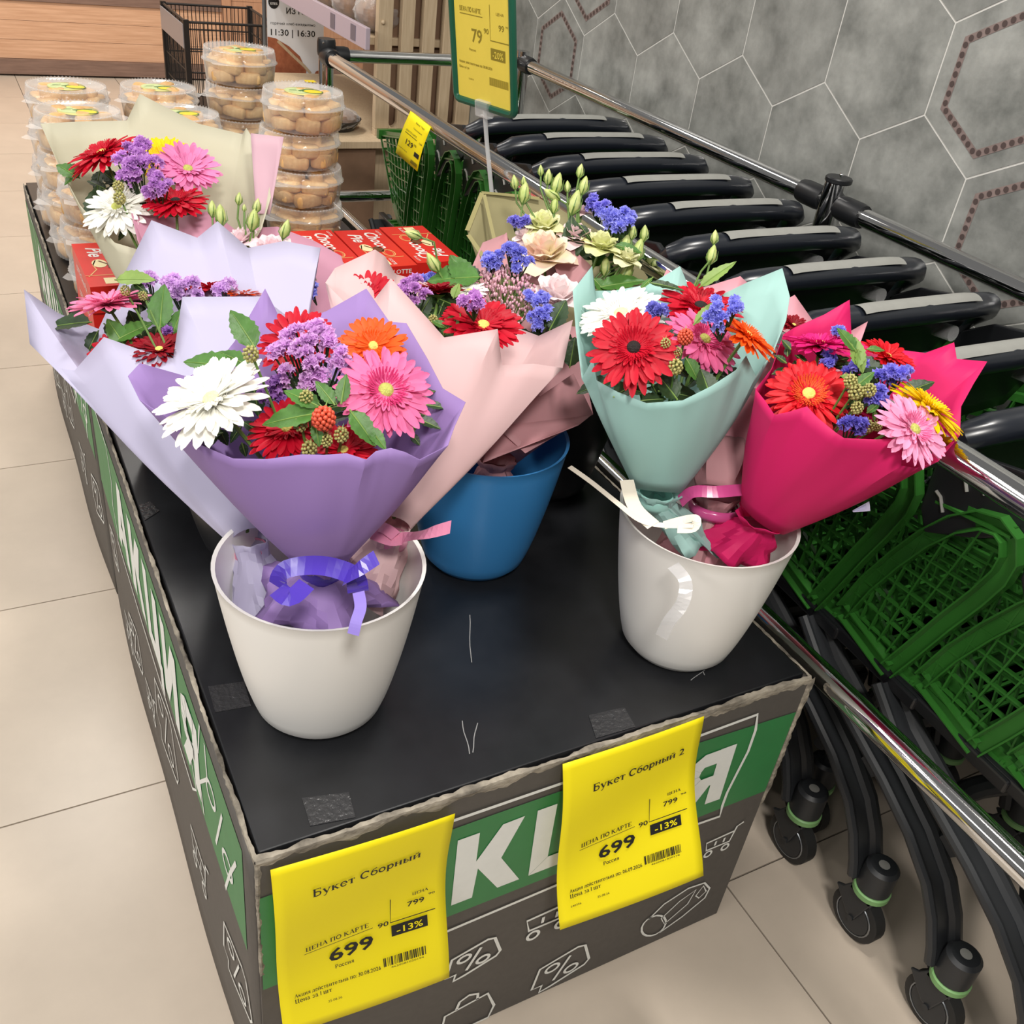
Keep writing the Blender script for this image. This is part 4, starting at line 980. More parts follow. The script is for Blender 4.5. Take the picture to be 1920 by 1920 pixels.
# mint
b = Bouquet('bouquet', 'mint green wrapped bouquet with a large red dark-eyed gerbera', (.655, .14, .80))
b.wrap(Pmint, [(1074, 545, 0), (1110, 499, .4), (1116, 545, .5), (1150, 545, .8), (1196, 537, .95), (1226, 529, 1), (1275, 499, 1), (1288, 530, 1), (1323, 567, .95), (1400, 530, .8), (1467, 503, .6), (1481, 556, .3), (1474, 600, .1), (1450, 660, -.2), (1417, 705, -.5), (1399, 667, -.6), (1380, 694, -.75), (1334, 724, -.9), (1280, 751, -1), (1212, 756, -1), (1158, 735, -.9), (1118, 713, -.7), (1112, 672, -.6), (1091, 710, -.45), (1080, 620, -.2)], 1.24, .10, (1232, 918, 1.265), skirt=.075, sk_r=.035, tr=.032)
b.gerbera(1165, 592, 1.23, 150, (-.25, .6, .75), WHT, M_eye_w, cup=.1); b.gerbera(1188, 655, 1.14, 158, (-.1, .3, .95), RED, M_eye_k, cup=.08)
b.gerbera(1312, 580, 1.3, 150, (.1, .7, .65), RED, M_eye_k, cup=.15, col2=DRED); b.gerbera(1318, 640, 1.2, 140, (.35, .45, .8), PNK, M_eye_g, cup=.12, inner='#d9407f'); b.gerbera(1398, 632, 1.17, 120, (.5, .7, .5), ORG, cup=.1)
b.statice(1355, 590, 1.15, 40, 34, BLU, 120, .0055); b.statice(1225, 590, 1.22, 26, 14, '#8a8ade', 40)
b.berry(1285, 632, 1.14, 30, M_berryr); b.berry(1266, 688, 1.13, 30, M_berryg); b.berry(1248, 644, 1.13, 20, M_berryg); b.berry(1270, 660, 1.14, 18, M_berryg)
for a, c, m_, w_ in (((1270, 750), (1235, 700), M_leafd, .8), ((1150, 745), (1195, 715), M_leafd, .7), ((1330, 740), (1315, 690), M_leafd, .8), ((1285, 670), (1312, 715), M_leaf, .6), ((1200, 752), (1250, 745), M_leafd, .6), ((1300, 610), (1345, 560), M_leafl, .3)): b.leaf(a, c, 1.16, w_, m_)
for a, c, m_ in (((1215, 530), (1285, 540), M_leafd), ((1225, 520), (1195, 545), M_leaf), ((1310, 540), (1380, 485), M_leafl)): b.leaf(a, c, 1.3, .3, m_)
b.filler(18, 1245, 690, 130, 50, 1.22, None, 75)
b.band(mat('mint_tie', '#9fd2c8', .4), .02, .022)
b.ribbon(Rw, [(1068, 875, 1.3), (1110, 905, 1.26), (1160, 945, 1.2), (1200, 975, 1.17), (1245, 985, 1.165), (1300, 985, 1.15)], .007)
b.ribbon(Rw, [(1245, 985, 1.165), (1280, 975, 1.16), (1305, 972, 1.15), (1300, 990, 1.15), (1270, 992, 1.155)], .011); b.ribbon(Rw, [(1175, 900, 1.23), (1190, 950, 1.19), (1225, 985, 1.165)], .018)
b.ribbon(Rc, [(1262, 1060, 1.17), (1285, 1090, 1.155), (1280, 1130, 1.15), (1255, 1165, 1.16), (1240, 1195, 1.175)], .016, 'ribbon_curl')

# magenta
b = Bouquet('bouquet', 'magenta wrapped bouquet leaning right with red, pink and yellow gerberas', (.69, .12, .80))
b.wrap(Pmag, [(1448, 690, .3), (1469, 627, .6), (1490, 614, .9), (1545, 590, 1), (1593, 562, 1), (1597, 637, 1), (1645, 650, 1), (1689, 656, .9), (1735, 662, .8), (1789, 642, .6), (1794, 673, .5), (1851, 678, .3), (1825, 720, .1), (1802, 762, -.1), (1800, 816, -.3), (1759, 865, -.6), (1718, 878, -.8), (1690, 873, -.9), (1693, 822, -1), (1640, 824, -1), (1583, 822, -1), (1567, 811, -1), (1534, 784, -.95), (1513, 762, -.9), (1480, 772, -.8), (1452, 778, -.7), (1434, 751, -.4), (1417, 730, -.2)], 1.18, .10, (1432, 968, 1.26), skirt=.065, sk_r=.05, tr=.036)
b.gerbera(1537, 652, 1.22, 140, (0, .92, .35), MAG, cup=.2); b.gerbera(1515, 742, 1.17, 150, (-.1, .4, .9), '#d61424', M_eye_y, cup=.1, inner='#e86030'); b.gerbera(1662, 672, 1.22, 100, (.3, .7, .6), '#d61424', cup=.3)
b.gerbera(1738, 768, 1.14, 150, (.5, .7, .45), YEL, cup=.12); b.gerbera(1710, 808, 1.09, 140, (.35, .4, .85), LPK, M_eye_g, cup=.12, inner=PNK)
b.statice(1600, 695, 1.19, 16, 24, '#9a94ee', 50); b.statice(1668, 705, 1.17, 34, 14, '#9a94ee', 70); b.statice(1640, 745, 1.15, 24, 18, '#9a94ee', 60); b.statice(1590, 800, 1.12, 28, 12, '#7d74d4', 60); b.statice(1545, 680, 1.2, 14, 18, '#9a94ee', 30); b.statice(1563, 628, 1.24, 12, 8, BLU, 24)
for u, v, p in ((1595, 715, 26), (1605, 735, 30), (1630, 732, 26), (1607, 765, 24), (1628, 800, 24), (1645, 800, 18)): b.berry(u, v, 1.12, p, M_berryg)
for a, c, m_ in (((1605, 725), (1640, 695), M_leaf), ((1610, 690), (1605, 630), M_leafl), ((1608, 655), (1620, 700), M_leafl), ((1605, 660), (1572, 612), M_leaf), ((1625, 655), (1660, 655), M_leaf), ((1625, 775), (1650, 755), M_leaf), ((1640, 770), (1640, 790), M_leaf), ((1575, 705), (1610, 715), M_leafl)): b.leaf(a, c, 1.13, .5, m_)
b.filler(24, 1610, 735, 130, 65, 1.2, None, 75)
b.filler(8, 1482, 690, 14, 35, 1.2, None, 40)
b.sheet(Plv, [(1598, 958, 1.2), (1630, 940, 1.2), (1632, 958, 1.2), (1600, 960, 1.2)])

# light pink behind mint and magenta
b = Bouquet('bouquet', 'light pink wrapped bouquet tucked behind the mint and magenta ones', (.68, .17, .80))
b.wrap(Plp, [(1225, 560, .3), (1250, 505, .7), (1300, 545, 1), (1388, 518, .9), (1420, 548, 1), (1460, 570, 1), (1490, 553, 1), (1530, 610, .9), (1575, 632, .8), (1627, 603, .6), (1600, 680, 0), (1500, 760, -.8), (1400, 740, -1), (1330, 700, -.6)], 1.38, .08, (1345, 950, 1.31), skirt=.08, sk_r=.05)
b.wrap(Pdr, [(1335, 700, .3), (1400, 720, .8), (1440, 740, .3), (1425, 800, -.5), (1380, 820, -1), (1320, 810, -.6)], 1.34, .05, (1345, 925, 1.30), skirt=.11, sk_r=.052, tr=.03, name='lower_wrapper', crumple=.01)
b.gerbera(1487, 612, 1.4, 60, (.2, .6, .6), DRED, cup=.3); b.filler(6, 1420, 620, 70, 40, 1.4)
b.band(Rm, .016, .032); b.ribbon(Rm, [(1275, 940, 1.26), (1300, 922, 1.245), (1345, 922, 1.24), (1395, 918, 1.25)], .018)

# cream at the back left
b = Bouquet('bouquet', 'cream wrapped gerbera bouquet standing in front of the biscuit tubs', (.115, .83, .80), .06)
b.wrap(Pcr, [(76, 232, .2), (150, 228, .7), (238, 226, .95), (262, 176, 1), (372, 232, 1), (455, 252, .95), (462, 240, .9), (500, 300, .5), (508, 370, 0), (490, 430, -.5), (400, 460, -.9), (300, 480, -1), (215, 455, -.9), (150, 385, -.6), (110, 310, -.1)], 1.58, .11, (345, 680, 1.53), skirt=.05, sk_r=.035)
b.sheet(mat('mauve_paper', '#d6b0bd', .55, translucent=.25), [(470, 250, 1.63), (532, 257, 1.61), (506, 402, 1.57), (480, 400, 1.58)])
b.gerbera(195, 293, 1.54, 135, (-.3, .7, .65), RED, cup=.12); b.gerbera(308, 300, 1.62, 100, (0, .35, .93), YEL, cup=.2); b.gerbera(352, 322, 1.55, 125, (.35, .5, .8), '#ee8cc0', M_eye_g, cup=.3)
b.gerbera(222, 392, 1.5, 130, (-.05, .5, .85), WHT, M_eye_g, cup=.1); b.gerbera(330, 382, 1.5, 118, (.05, .75, .65), RED, M_eye_k, cup=.15)
b.statice(265, 285, 1.53, 30, 30, '#d6a2e4', 80, .007); b.statice(262, 322, 1.5, 58, 34, '#d6a2e4', 150, .007); b.statice(300, 355, 1.48, 30, 26, '#d6a2e4', 70, .007)
b.berry(222, 350, 1.48, 22, M_berryg); b.berry(224, 372, 1.47, 24, M_berryg)
for a, c, m_ in (((150, 335), (105, 305), M_leaf), ((150, 320), (118, 345), M_leaf), ((190, 420), (180, 345), M_leafd), ((240, 430), (220, 450), M_leafd)): b.leaf(a, c, 1.54, .7, m_)
b.filler(18, 260, 360, 100, 70, 1.58, None, 60)
# rose pink with lisianthus, centre back left
b = Bouquet('bouquet', 'rose pink wrapped bouquet with pale lisianthus and green buds behind the lavender one', (.155, .55, .80), .06)
b.wrap(Ppk2, [(246, 400, .2), (330, 408, .7), (396, 395, .9), (440, 430, 1), (520, 425, 1), (590, 452, .9), (640, 480, .6), (655, 540, .2), (625, 610, -.4), (520, 640, -.9), (400, 600, -1), (300, 520, -.7), (258, 450, -.2)], 1.46, .10, (455, 840, 1.38), skirt=.05, sk_r=.035)
b.rose(512, 470, 1.44, 105, (.1, .7, .65), '#f6d6de', '#fdeef0', 20); b.rose(452, 445, 1.45, 70, (-.2, .75, .6), '#f6d6de', '#fdeef0', 14)
for u, v, px, dr in ((398, 392, 34, (0, 1, .1)), (414, 404, 44, (-.05, 1, .1)), (448, 373, 26, (.1, 1, .1)), (458, 390, 16, (0, 1, 0)), (482, 386, 30, (.2, 1, .1)), (475, 412, 46, (.2, 1, .1)), (535, 430, 40, (.3, .9, .1))): b.bud(u, v, 1.44, px, dr, (470, 520, 1.46))
b.statice(592, 552, 1.4, 10, 16, BLU, 24); b.sedum(560, 492, 1.42, 16, 12, 50)
b.filler(8, 480, 490, 80, 30, 1.47)
# ------------------------------------------------------------------ biscuit tubs
M_tub = mat('tub_clear_plastic', '#ffffff', .1, alpha=.08, spec=.8)
M_bis = mat('golden_biscuit', '#c58f4e', .75, col2='#ecca95', vscale=22, bump=.4, bscale=90, rand=.12)
M_oat = mat('oat_biscuit', '#b98548', .85, col2='#d9b27a', vscale=70, bump=1, bscale=120, rand=.1)
M_lemon = mat('yellow_label', '#d6cf86', .4, var=.04); M_lem2 = mat('lemon_print', '#f2d51c', .4); M_lemg = mat('leaf_print', '#4e7d3a', .4); M_lems = mat('pale_label_print', '#c9d89a', .4)
TR, TH = .100, .084
def tub_meshes():
    q = MB(); q.lathe([(.0, .002), (.078, .002), (.087, .006), (.0915, .05), (.0925, .052), (.097, .053), (.097, .0545), (.0925, .055)], 96, rib=.012, ribn=48); body = q.mesh('tub_body', sharp=0)
    q = MB(); q.lathe([(.097, .0555), (.0935, .0565), (.0915, .078), (.0885, .083), (.082, .0825), (.078, .0795), (.0, .0795)], 96, rib=.006, ribn=48)
    for a in (.6, .6 + pi):      # grip tabs
        c, s_ = math.cos(a), math.sin(a); q.add([(.097 * c - .03 * s_, .097 * s_ + .03 * c, .056), (.097 * c + .03 * s_, .097 * s_ - .03 * c, .056), (.122 * c + .01 * s_, .122 * s_ - .01 * c, .057), (.122 * c - .01 * s_, .122 * s_ + .01 * c, .057)], [(0, 1, 2, 3)])
    lid = q.mesh('tub_lid', sharp=0)
    q = MB()
    for k in range(64):          # beaded lid edge
        a = 2 * pi * k / 64; q.ball((.089 * math.cos(a), .089 * math.sin(a), .0835), .0022, 5, 3)
    bead = q.mesh('lid_beading', sharp=0)
    for m_ in (body, lid, bead): m_.materials.append(M_tub)
    q = MB()
    def sl(u, v):                # rounded biscuit: soft box
        th = -pi / 2 + pi * v; a = 2 * pi * u; f = lambda x, e: math.copysign(abs(x) ** e, x)
        return (.034 * f(math.cos(th), .3) * f(math.cos(a), .35), .017 * f(math.cos(th), .42) * f(math.sin(a), .5), .0145 * f(math.sin(th), .5))
    q.grid(sl, 12, 8, closeu=True); bis = q.mesh('biscuit', sharp=0)
    q = MB(); q.lathe([(.0, .0800), (.043, .0800), (.043, .0806), (.0, .0806)], 32); lab = q.mesh('tub_label', sharp=0)
    return body, lid, bead, bis, lab
TB, TL_, TBE, TBI, TLA = tub_meshes(); TLA.materials.append(M_lemon)
TBI1 = TBI.copy(); TBI.materials.append(M_bis); TBI1.materials.append(M_oat)
q = MB()
def lab_fn(a, b): return (a, b, .0812)
def disc(mb, cx, cy, rx, ry, z, rot=0, n=20): mb.add([(x, y, z) for x, y in circ(cx, cy, rx, ry, n, rot)], [tuple(range(n))])
q.cur = 0; disc(q, -.012, .004, .03, .03, .0810); q.cur = 1; disc(q, .02, -.008, .021, .015, .0814, -.2); q.cur = 2; ribbon(q, circ(.02, -.008, .023, .017, 20, -.2), .003, lab_fn, True); ribbon(q, [(-.01, .0), (.01, .014), (.03, .01)], .008, lab_fn); ribbon(q, [(-.03, .01), (-.01, .018)], .003, lab_fn); ribbon(q, [(-.034, .0), (-.014, .004)], .002, lab_fn)
TPR = q.mesh('label_print', False); [TPR.materials.append(x) for x in (M_lems, M_lem2, M_lemg)]
rt = random.Random(3)
def tub(x, y, z, label, single, oat=False, top=False, biscuits=13):
    e = empty('biscuit_tub', (x, y, z), rt.uniform(-.3, .3)); tag(e, label, 'food tub', 'clear biscuit tubs')
    link('body', TB, e); l = link('lid', TL_, e); link('beading', TBE, l)
    if top: lb = link('label', TLA, e); link('label_print', TPR, lb)
    me = TBI1 if oat else TBI; pos = []
    for k in range(7): pos.append((.065, 2 * pi * k / 7 + rt.uniform(-.1, .1), .019 + rt.uniform(0, .004), pi / 2 + rt.uniform(-.35, .35)))
    for k in range(7): pos.append((.062, 2 * pi * k / 7 + .3 + rt.uniform(-.1, .1), .046, pi / 2 + rt.uniform(-.5, .5)))
    for k in range(5): pos.append((.04, 2 * pi * k / 5, .065, rt.uniform(0, 3)))
    if single:
        for r, a, zz, rz in pos:
            o = link('biscuit', me, e); o.location = (r * math.cos(a), r * math.sin(a), zz); o.rotation_euler = (rt.uniform(-.15, .15), rt.uniform(-.15, .15), a + rz)
            o.scale = (rt.uniform(.85, 1.0), rt.uniform(.95, 1.2), rt.uniform(.95, 1.15))
    else:
        mb = MB()
        for r, a, zz, rz in pos:
            Mx = Matrix.Translation((r * math.cos(a), r * math.sin(a), zz)) @ Matrix.Rotation(a + rz, 4, 'Z') @ Matrix.Diagonal((.9, 1.05, 1, 1))
            mb.add([Mx @ v.co for v in me.vertices], [tuple(p.vertices) for p in me.polygons])
        o = mb.build('biscuits', M_oat if oat else M_bis, e, sharp=0); tag(o, kind='stuff')
stacks = [(.105, 2.06, 4, 'in the far left stack'), (.105, 1.82, 4, 'in the second left edge stack'), (.325, 2.06, 4, 'in the far stack second from left'), (.318, 1.80, 4, 'in the stack behind the cream bouquet'),
          (.555, 2.14, 5, 'in the tall stack by the wire cart'), (.575, 1.665, 5, 'in the tall stack beside the chrome rail'), (.115, 1.585, 3, 'in the low oat stack at the left edge'), (.35, 1.56, 3, 'in the low stack hidden by the cream paper')]
nm = {3: ['bottom', 'middle', 'top'], 4: ['bottom', 'second lowest', 'third lowest', 'top'], 5: ['bottom', 'second lowest', 'middle', 'fourth', 'top']}
for si, (x, y, n, where) in enumerate(stacks):
    for k in range(n):
        tub(x + rt.uniform(-.006, .006), y + rt.uniform(-.006, .006), .5806 + k * (TH + .0006), 'clear tub of biscuits, %s one %s' % (nm[n][k], where), si in (4, 5) and k > 0 or (k == n - 1 and si < 4) or (si == 6), si == 6, k == n - 1)

# ------------------------------------------------------------------ red boxes of chocolate pies
M_red = mat('red_card', '#d9261f', .35, var=.04); M_reddk = mat('deep_red_print', '#b5121a', .4); M_gold = mat('cream_gold_print', '#e8b070', .4); M_cream = mat('cream_print', '#f2e3b0', .45); M_choc = mat('chocolate_print', '#6b3a20', .5)
BW_, BL_, BH_ = .11, .235, .053
def choco_meshes():
    q = MB(); q.box(-BW_ / 2, BW_ / 2, -BL_ / 2, BL_ / 2, 0, BH_); body = q.mesh('carton', False); body.materials.append(M_red)
    tp = lambda a, b: (-BW_ / 2 + b, BL_ / 2 - a, BH_ + .0005)      # writing runs down the length, letters upright towards +x
    t2 = lambda a, b: (-BW_ / 2 + b, BL_ / 2 - a, BH_ + .0009)
    w_ = MB(); put_text(w_, 'Choco', tp, .022, .062, .105, .030, bold=.02, shear=.25); put_text(w_, 'Pie', tp, .03, .022, .052, .030, bold=.02, shear=.25); put_text(w_, 'LOTTE', tp, .012, .096, .03, .006, bold=.01)
    ff = lambda a, b: (-BW_ / 2 + a, -BL_ / 2 - .0005, b)
    put_text(w_, 'LOTTE', ff, .055, .036, .042, .010, bold=.012); put_text(w_, 'Choco Pie', ff, .02, .012, .075, .013, bold=.012, shear=.2); put_text(w_, 'LOTTE', tp, .19, .06, .035, .008, bold=.01)
    gf = lambda a, b: (-BW_ / 2 - .0005, BL_ / 2 - a, b); put_text(w_, 'LOTTE Choco Pie', gf, .05, .018, .13, .016, bold=.01)
    wm = w_.mesh('lettering', False); wm.materials.append(M_white)
    p = MB(); p.cur = 0; ribbon(p, circ(.155, .075, .02, .013, 20), .0025, tp, True); ribbon(p, circ(.155, .075, .017, .009, 20), .001, tp, True); ribbon(p, [(.1, .03), (.125, .022), (.15, .025), (.185, .006)], .0025, tp); ribbon(p, [(.18, .1), (.18, .0)], .0025, tp)
    p.cur = 1; disc_pts = circ(.118, .035, .022, .014, 16); p.add([tp(*c) for c in disc_pts], [tuple(range(16))]); p.add([tp(*c) for c in ((.195, .03), (.225, .03), (.225, .055), (.195, .055))], [(0, 1, 2, 3)])
    p.cur = 2; dp = circ(.13, .06, .018, .012, 16); p.add([tp(*c) for c in dp], [tuple(range(16))]); ribbon(p, [(.105, .035), (.125, .05), (.145, .05)], .004, t2)
    pm = p.mesh('picture_print', False); [pm.materials.append(x) for x in (M_gold, M_cream, M_choc)]
    return body, wm, pm
CB, CW, CP = choco_meshes()
def choco(x, y, z, label, flip=False, rz=0):
    e = empty('snack_box', (x, y, z), (pi if flip else 0) + rz); tag(e, label, 'snack box', 'red chocolate pie boxes'); o = link('carton', CB, e); o.location = (0, 0, 0)
    link('lettering', CW, e); link('picture_print', CP, e); return e
lay = ['bottom', 'middle', 'top']
for k in range(3):
    for i, (x, y, fl, wh) in enumerate(((.752, 1.345, True, 'by the rail'), (.637, 1.335, False, 'in the centre stack'), (.523, 1.345, False, 'in the stack next to the biscuit tubs'))):
        choco(x, y, .5806 + k * (BH_ + .0015), 'red chocolate pie box, %s one %s' % (lay[k], wh), fl, rt.uniform(-.015, .015))
    choco(.079, 1.345 - .008 * k, .5806 + k * (BH_ + .0015), 'red chocolate pie box, %s one at the left edge of the stand' % lay[k], False, rt.uniform(-.02, .02))
    choco(.197, 1.345, .5806 + k * (BH_ + .0015), 'red chocolate pie box, %s one beside the left edge stack, behind the lavender paper' % lay[k], False, rt.uniform(-.02, .02))

# ------------------------------------------------------------------ green framed price sign on a pole
M_frame = mat('dark_green_frame', '#14523d', .35); M_page = mat('faded_yellow_page', '#e6cf4f', .5, var=.03)
ctr = P(909, 200, 1.93); hx = VD(.62, -.46, .63); up = VD(-.03, .78, .58) ; up = (up - hx * up.dot(hx)).normalized(); nn = hx.cross(up).normalized()
if nn.dot(CAM - ctr) < 0: nn = -nn
e = empty('price_sign', ctr - Vector((0, 0, .45))); eo = Vector(e.location); tag(e, 'yellow price page reading 79 90 in a dark green frame on a clear pole', 'sign')
SW, SH = .19, .27
S3 = lambda a, b, o=0: ctr + hx * (a - SW / 2) + up * b + nn * o - eo
q = MB(); q.add([S3(0, 0, -.004), S3(SW, 0, -.004), S3(SW, SH, -.004), S3(0, SH, -.004), S3(0, 0, .0), S3(SW, 0, 0), S3(SW, SH, 0), S3(0, SH, 0)], [(3, 2, 1, 0), (4, 5, 6, 7), (0, 1, 5, 4), (1, 2, 6, 5), (2, 3, 7, 6), (3, 0, 4, 7)]); q.build('page', M_page, e, smooth=False)
q = MB(); R_ = .012; cor = []
for cx, cy, a0 in ((SW - R_, R_, -pi / 2), (SW - R_, SH - R_, 0), (R_, SH - R_, pi / 2), (R_, R_, pi)):
    for k in range(4): cor.append(S3(cx + R_ * math.cos(a0 + k * pi / 6), cy + R_ * math.sin(a0 + k * pi / 6), 0))
q.tube(cor, .0075, 8, closed=True); q.build('frame', M_frame, e)
q = MB(); pf = lambda x, y: S3(.012 + x * (SW - .024), .012 + y * (SH - .024), .0006)
def T(s_, x, y, w_, h, b_=0): put_text(q, s_, pf, x, y, w_, h, bold=b_)
put_serif(q, 'рованное карт/уп', pf, .1, .79, .86, .045); put_serif(q, 'ЦЕНА ПО КАРТЕ', pf, .08, .63, .42, .033); T('79', .3, .42, .2, .1, .012); T('90', .54, .5, .09, .04, .01); T('ЦЕНА', .78, .645, .14, .02); T('99', .82, .54, .1, .045, .008); T('90', .95, .57, .04, .015)
put_serif(q, 'Россия', pf, .24, .35, .13, .018); put_serif(q, 'Акция действительна по: 30.08.2026', pf, .02, .245, .66, .02); put_serif(q, 'Цена за 1 уп', pf, .02, .205, .2, .018); T('25.08.26', .2, .13, .1, .012)
ribbon(q, [(.08, .61), (.52, .61)], .006, pf); ribbon(q, [(.66, .71), (.66, .46), (1.0, .46)], .008, pf); ribbon(q, [(.66, .365), (.93, .365)], .085, pf)
x = .62
while x < .98: ribbon(q, [(x, .13), (x, .19)], .006, pf); x += .014
tag(q.build('print', M_inkf, e, smooth=False), kind='stuff')
q = MB(); put_text(q, '-20%', lambda x, y: S3(.012 + x * (SW - .024), .012 + y * (SH - .024), .0012), .7, .34, .2, .05, bold=.01); q.build('discount_print', M_page, e, smooth=False)
q = MB(); pts = [P(908, 196, 1.935), P(913, 270, 1.955), P(922, 360, 1.99)]; dd = (pts[2] - pts[0]).normalized(); pts.append(pts[2] + dd * .2); pts.append(Vector((.815, pts[-1].y - .03, ZL + .03)))
q.tube([p - eo for p in pts], .0045, 10); q.build('pole', mat('clear_pole', '#cfcfcf', .12, alpha=.45), e)
q = MB(); q.add([S3(SW / 2 + a, b, o) for a in (-.022, .022) for b in (-.02, .012) for o in (-.006, .01)], [(0, 1, 3, 2), (4, 6, 7, 5), (0, 4, 5, 1), (2, 3, 7, 6), (0, 2, 6, 4), (1, 5, 7, 3)]); q.build('clip', M_clear, e, smooth=False, bevel=.003)
q = MB(); c = pts[-1] - eo; q.tube([c + Vector((.028, -.012, -.03)), c + Vector((.028, .012, -.03))], .024, 14); q.build('pole_clamp', M_clear, e)

# small yellow tag on the rail
yy = (1.82, 1.69)
e = empty('price_tag', (XR - .022, 1.76, .965)); tag(e, 'small yellow paper tag reading 129 stuck on the top chrome bar', 'price tag'); eo = Vector(e.location)
TLp, TRp, BLp, BRp = Vector((.8225, 1.606, .972)), Vector((.8225, 1.483, .965)), Vector((.818, 1.675, .856)), Vector((.818, 1.534, .85))
def tg(a, b, o=0):
    p = TLp.lerp(TRp, a).lerp(BLp.lerp(BRp, a), 1 - b); n_ = (TRp - TLp).cross(BLp - TLp).normalized(); n_ = n_ if n_.dot(CAM - p) > 0 else -n_
    return p + n_ * (o + .004 * math.sin(pi * b)) - eo
q = MB(); q.grid(lambda a, b: tg(a, b), 6, 6); q.build('sheet', M_yellow, e, solid=.0004)
q = MB(); pf = lambda x, y: tg(x, y, .0012)
def T(s_, x, y, w_, h, b_=0): put_text(q, s_, pf, x, y, w_, h, bold=b_)
T('Кекс Чао', .42, .86, .4, .04); T('Творожный', .4, .74, .4, .03); T('ЦЕНА ПО КАРТЕ', .15, .62, .5, .035); T('129', .3, .36, .32, .12, .01); T('90', .65, .44, .1, .05); T('169', .82, .55, .12, .04); T('Акция по 30.08', .05, .2, .4, .025)
ribbon(q, [(.15, .58), (.7, .58)], .012, pf); ribbon(q, [(.74, .3), (.95, .3)], .1, pf)
x = .68
while x < .95: ribbon(q, [(x, .06), (x, .14)], .01, pf); x += .022
tag(q.build('print', M_ink, e, smooth=False), kind='stuff')

# ------------------------------------------------------------------ bakery rack behind the bay
e = empty('bread_rack', (1.3, 2.85, 0)); eo = Vector(e.location); tag(e, 'pale wooden bread rack with slatted end panel behind the trolley bay', 'shelf')
def bp(n, m_, x0, x1, y0, y1, z0, z1, bev=.002):
    q = MB(); q.box(x0 - eo.x, x1 - eo.x, y0 - eo.y, y1 - eo.y, z0, z1); return q.build(n, m_, e, smooth=False, bevel=bev)
bp('end_board', M_ash, 1.215, 1.598, 2.84, 2.87, .02, .625)
sl = [(1.215, 1.27), (1.304, 1.352), (1.386, 1.434), (1.466, 1.508), (1.54, 1.598)]
for a, c in sl: bp('slat', M_ash, a, c, 2.84, 2.87, .625, 1.75)
for i in range(4):          # rounded slot ends
    a, c = sl[i][1], sl[i + 1][0]; cx, r = (a + c) / 2 - eo.x, (c - a) / 2; q = MB()
    pts = [(a - eo.x, .625), (c - eo.x, .625), (c - eo.x, .645)] + [(cx + r * math.cos(t), .645 - r * .95 * math.sin(t)) for t in [pi * k / 8 for k in range(1, 8)]] + [(a - eo.x, .645)]
    q.prism(pts, 1, 2.84 - eo.y, 2.87 - eo.y); q.build('slot_end', M_ash, e, smooth=False)
bp('backboard', M_ash_d, 1.56, 1.598, 2.88, 3.9, .05, 1.75); bp('backboard', M_ash_d, 1.23, 1.598, 2.9, 2.912, .05, 1.75)
bp('shelf', M_ash, 1.17, 1.56, 2.875, 3.9, .90, .925); bp('price_rail', mat('lilac_price_rail', '#b3a4b0', .3), 1.155, 1.172, 2.8, 3.9, .895, .965)
for yy_ in (2.9, 3.12): bp('price_chip', mat('grey_chip', '#6b6470', .4), 1.1535, 1.156, yy_, yy_ + .05, .905, .955, 0)
bp('counter_top', M_ash, 1.0, 1.598, 2.76, 3.9, .575, .60); bp('counter_side', M_ash_d, 1.01, 1.2, 2.78, 3.9, .02, .575)
q = MB(); q.ball((1.232 - eo.x, 2.838 - eo.y, .98), .008, 10, 6); q.build('peg', M_ash, e)
# loaves
M_crust = mat('brown_crust', '#5e4029', .7, col2='#94683f', vscale=25, bump=.5, bscale=50); M_bag = mat('bag_film', '#ffffff', .12, alpha=.05, bump=1, bscale=40)
def loaf(x, y, z, l, w_, h, label, ry=0, tray=False):
    e = empty('bread_loaf', (x, y, z), ry); tag(e, label, 'bread', 'wrapped loaves')
    q = MB(); q.ball((0, 0, h), h, 18, 10, (w_ / h, l / h, 1)); q.build('crust', M_crust, e, sharp=0)
    q = MB(); rn = random.Random(int(x * 100 + y * 37))
    def f(u, v):
        a = 2 * pi * u; t = -pi / 2 + pi * v; k = 1.1 + .06 * math.sin(9 * a + 5 * v * 6) ; r = abs(math.cos(t)) ** .8
        return (w_ * k * r * math.cos(a), l * k * r * math.sin(a), max(.001, h + h * 1.08 * math.sin(t)))
    q.grid(f, 28, 10, closeu=True); q.build('bag', M_bag, e, sharp=.3)
    q = MB(); q.box(-.02, .02, -w_ * .2, w_ * .25, 2 * h + .006, 2 * h + .008); q.build('sticker', M_lem2 if not tray else M_white, e, smooth=False)
    if tray: q = MB(); q.lathe([(w_ * .8, .0), (w_ * 1.12, h * 1.1), (w_ * 1.16, h * 1.1), (w_ * .84, -.0)][::1], 32); q.build('tray', M_blackp, e)
loaf(1.10, 2.95, .601, .085, .085, .035, 'round brown loaf in a black tray on the lower rack counter', 0, True)
for i, (x, y) in enumerate(((1.27, 2.99), (1.27, 3.24), (1.27, 3.5), (1.45, 3.1), (1.45, 3.4))):
    loaf(x, y, .926, .10, .075, .06, 'bagged dark loaf on the upper rack shelf, %s' % ['nearest the slatted end', 'second from the slatted end', 'third from the slatted end', 'behind near the wall', 'behind at the far end'][i])
loaf(1.12, 3.3, .601, .12, .07, .04, 'bagged long loaf on the lower counter behind the round one')
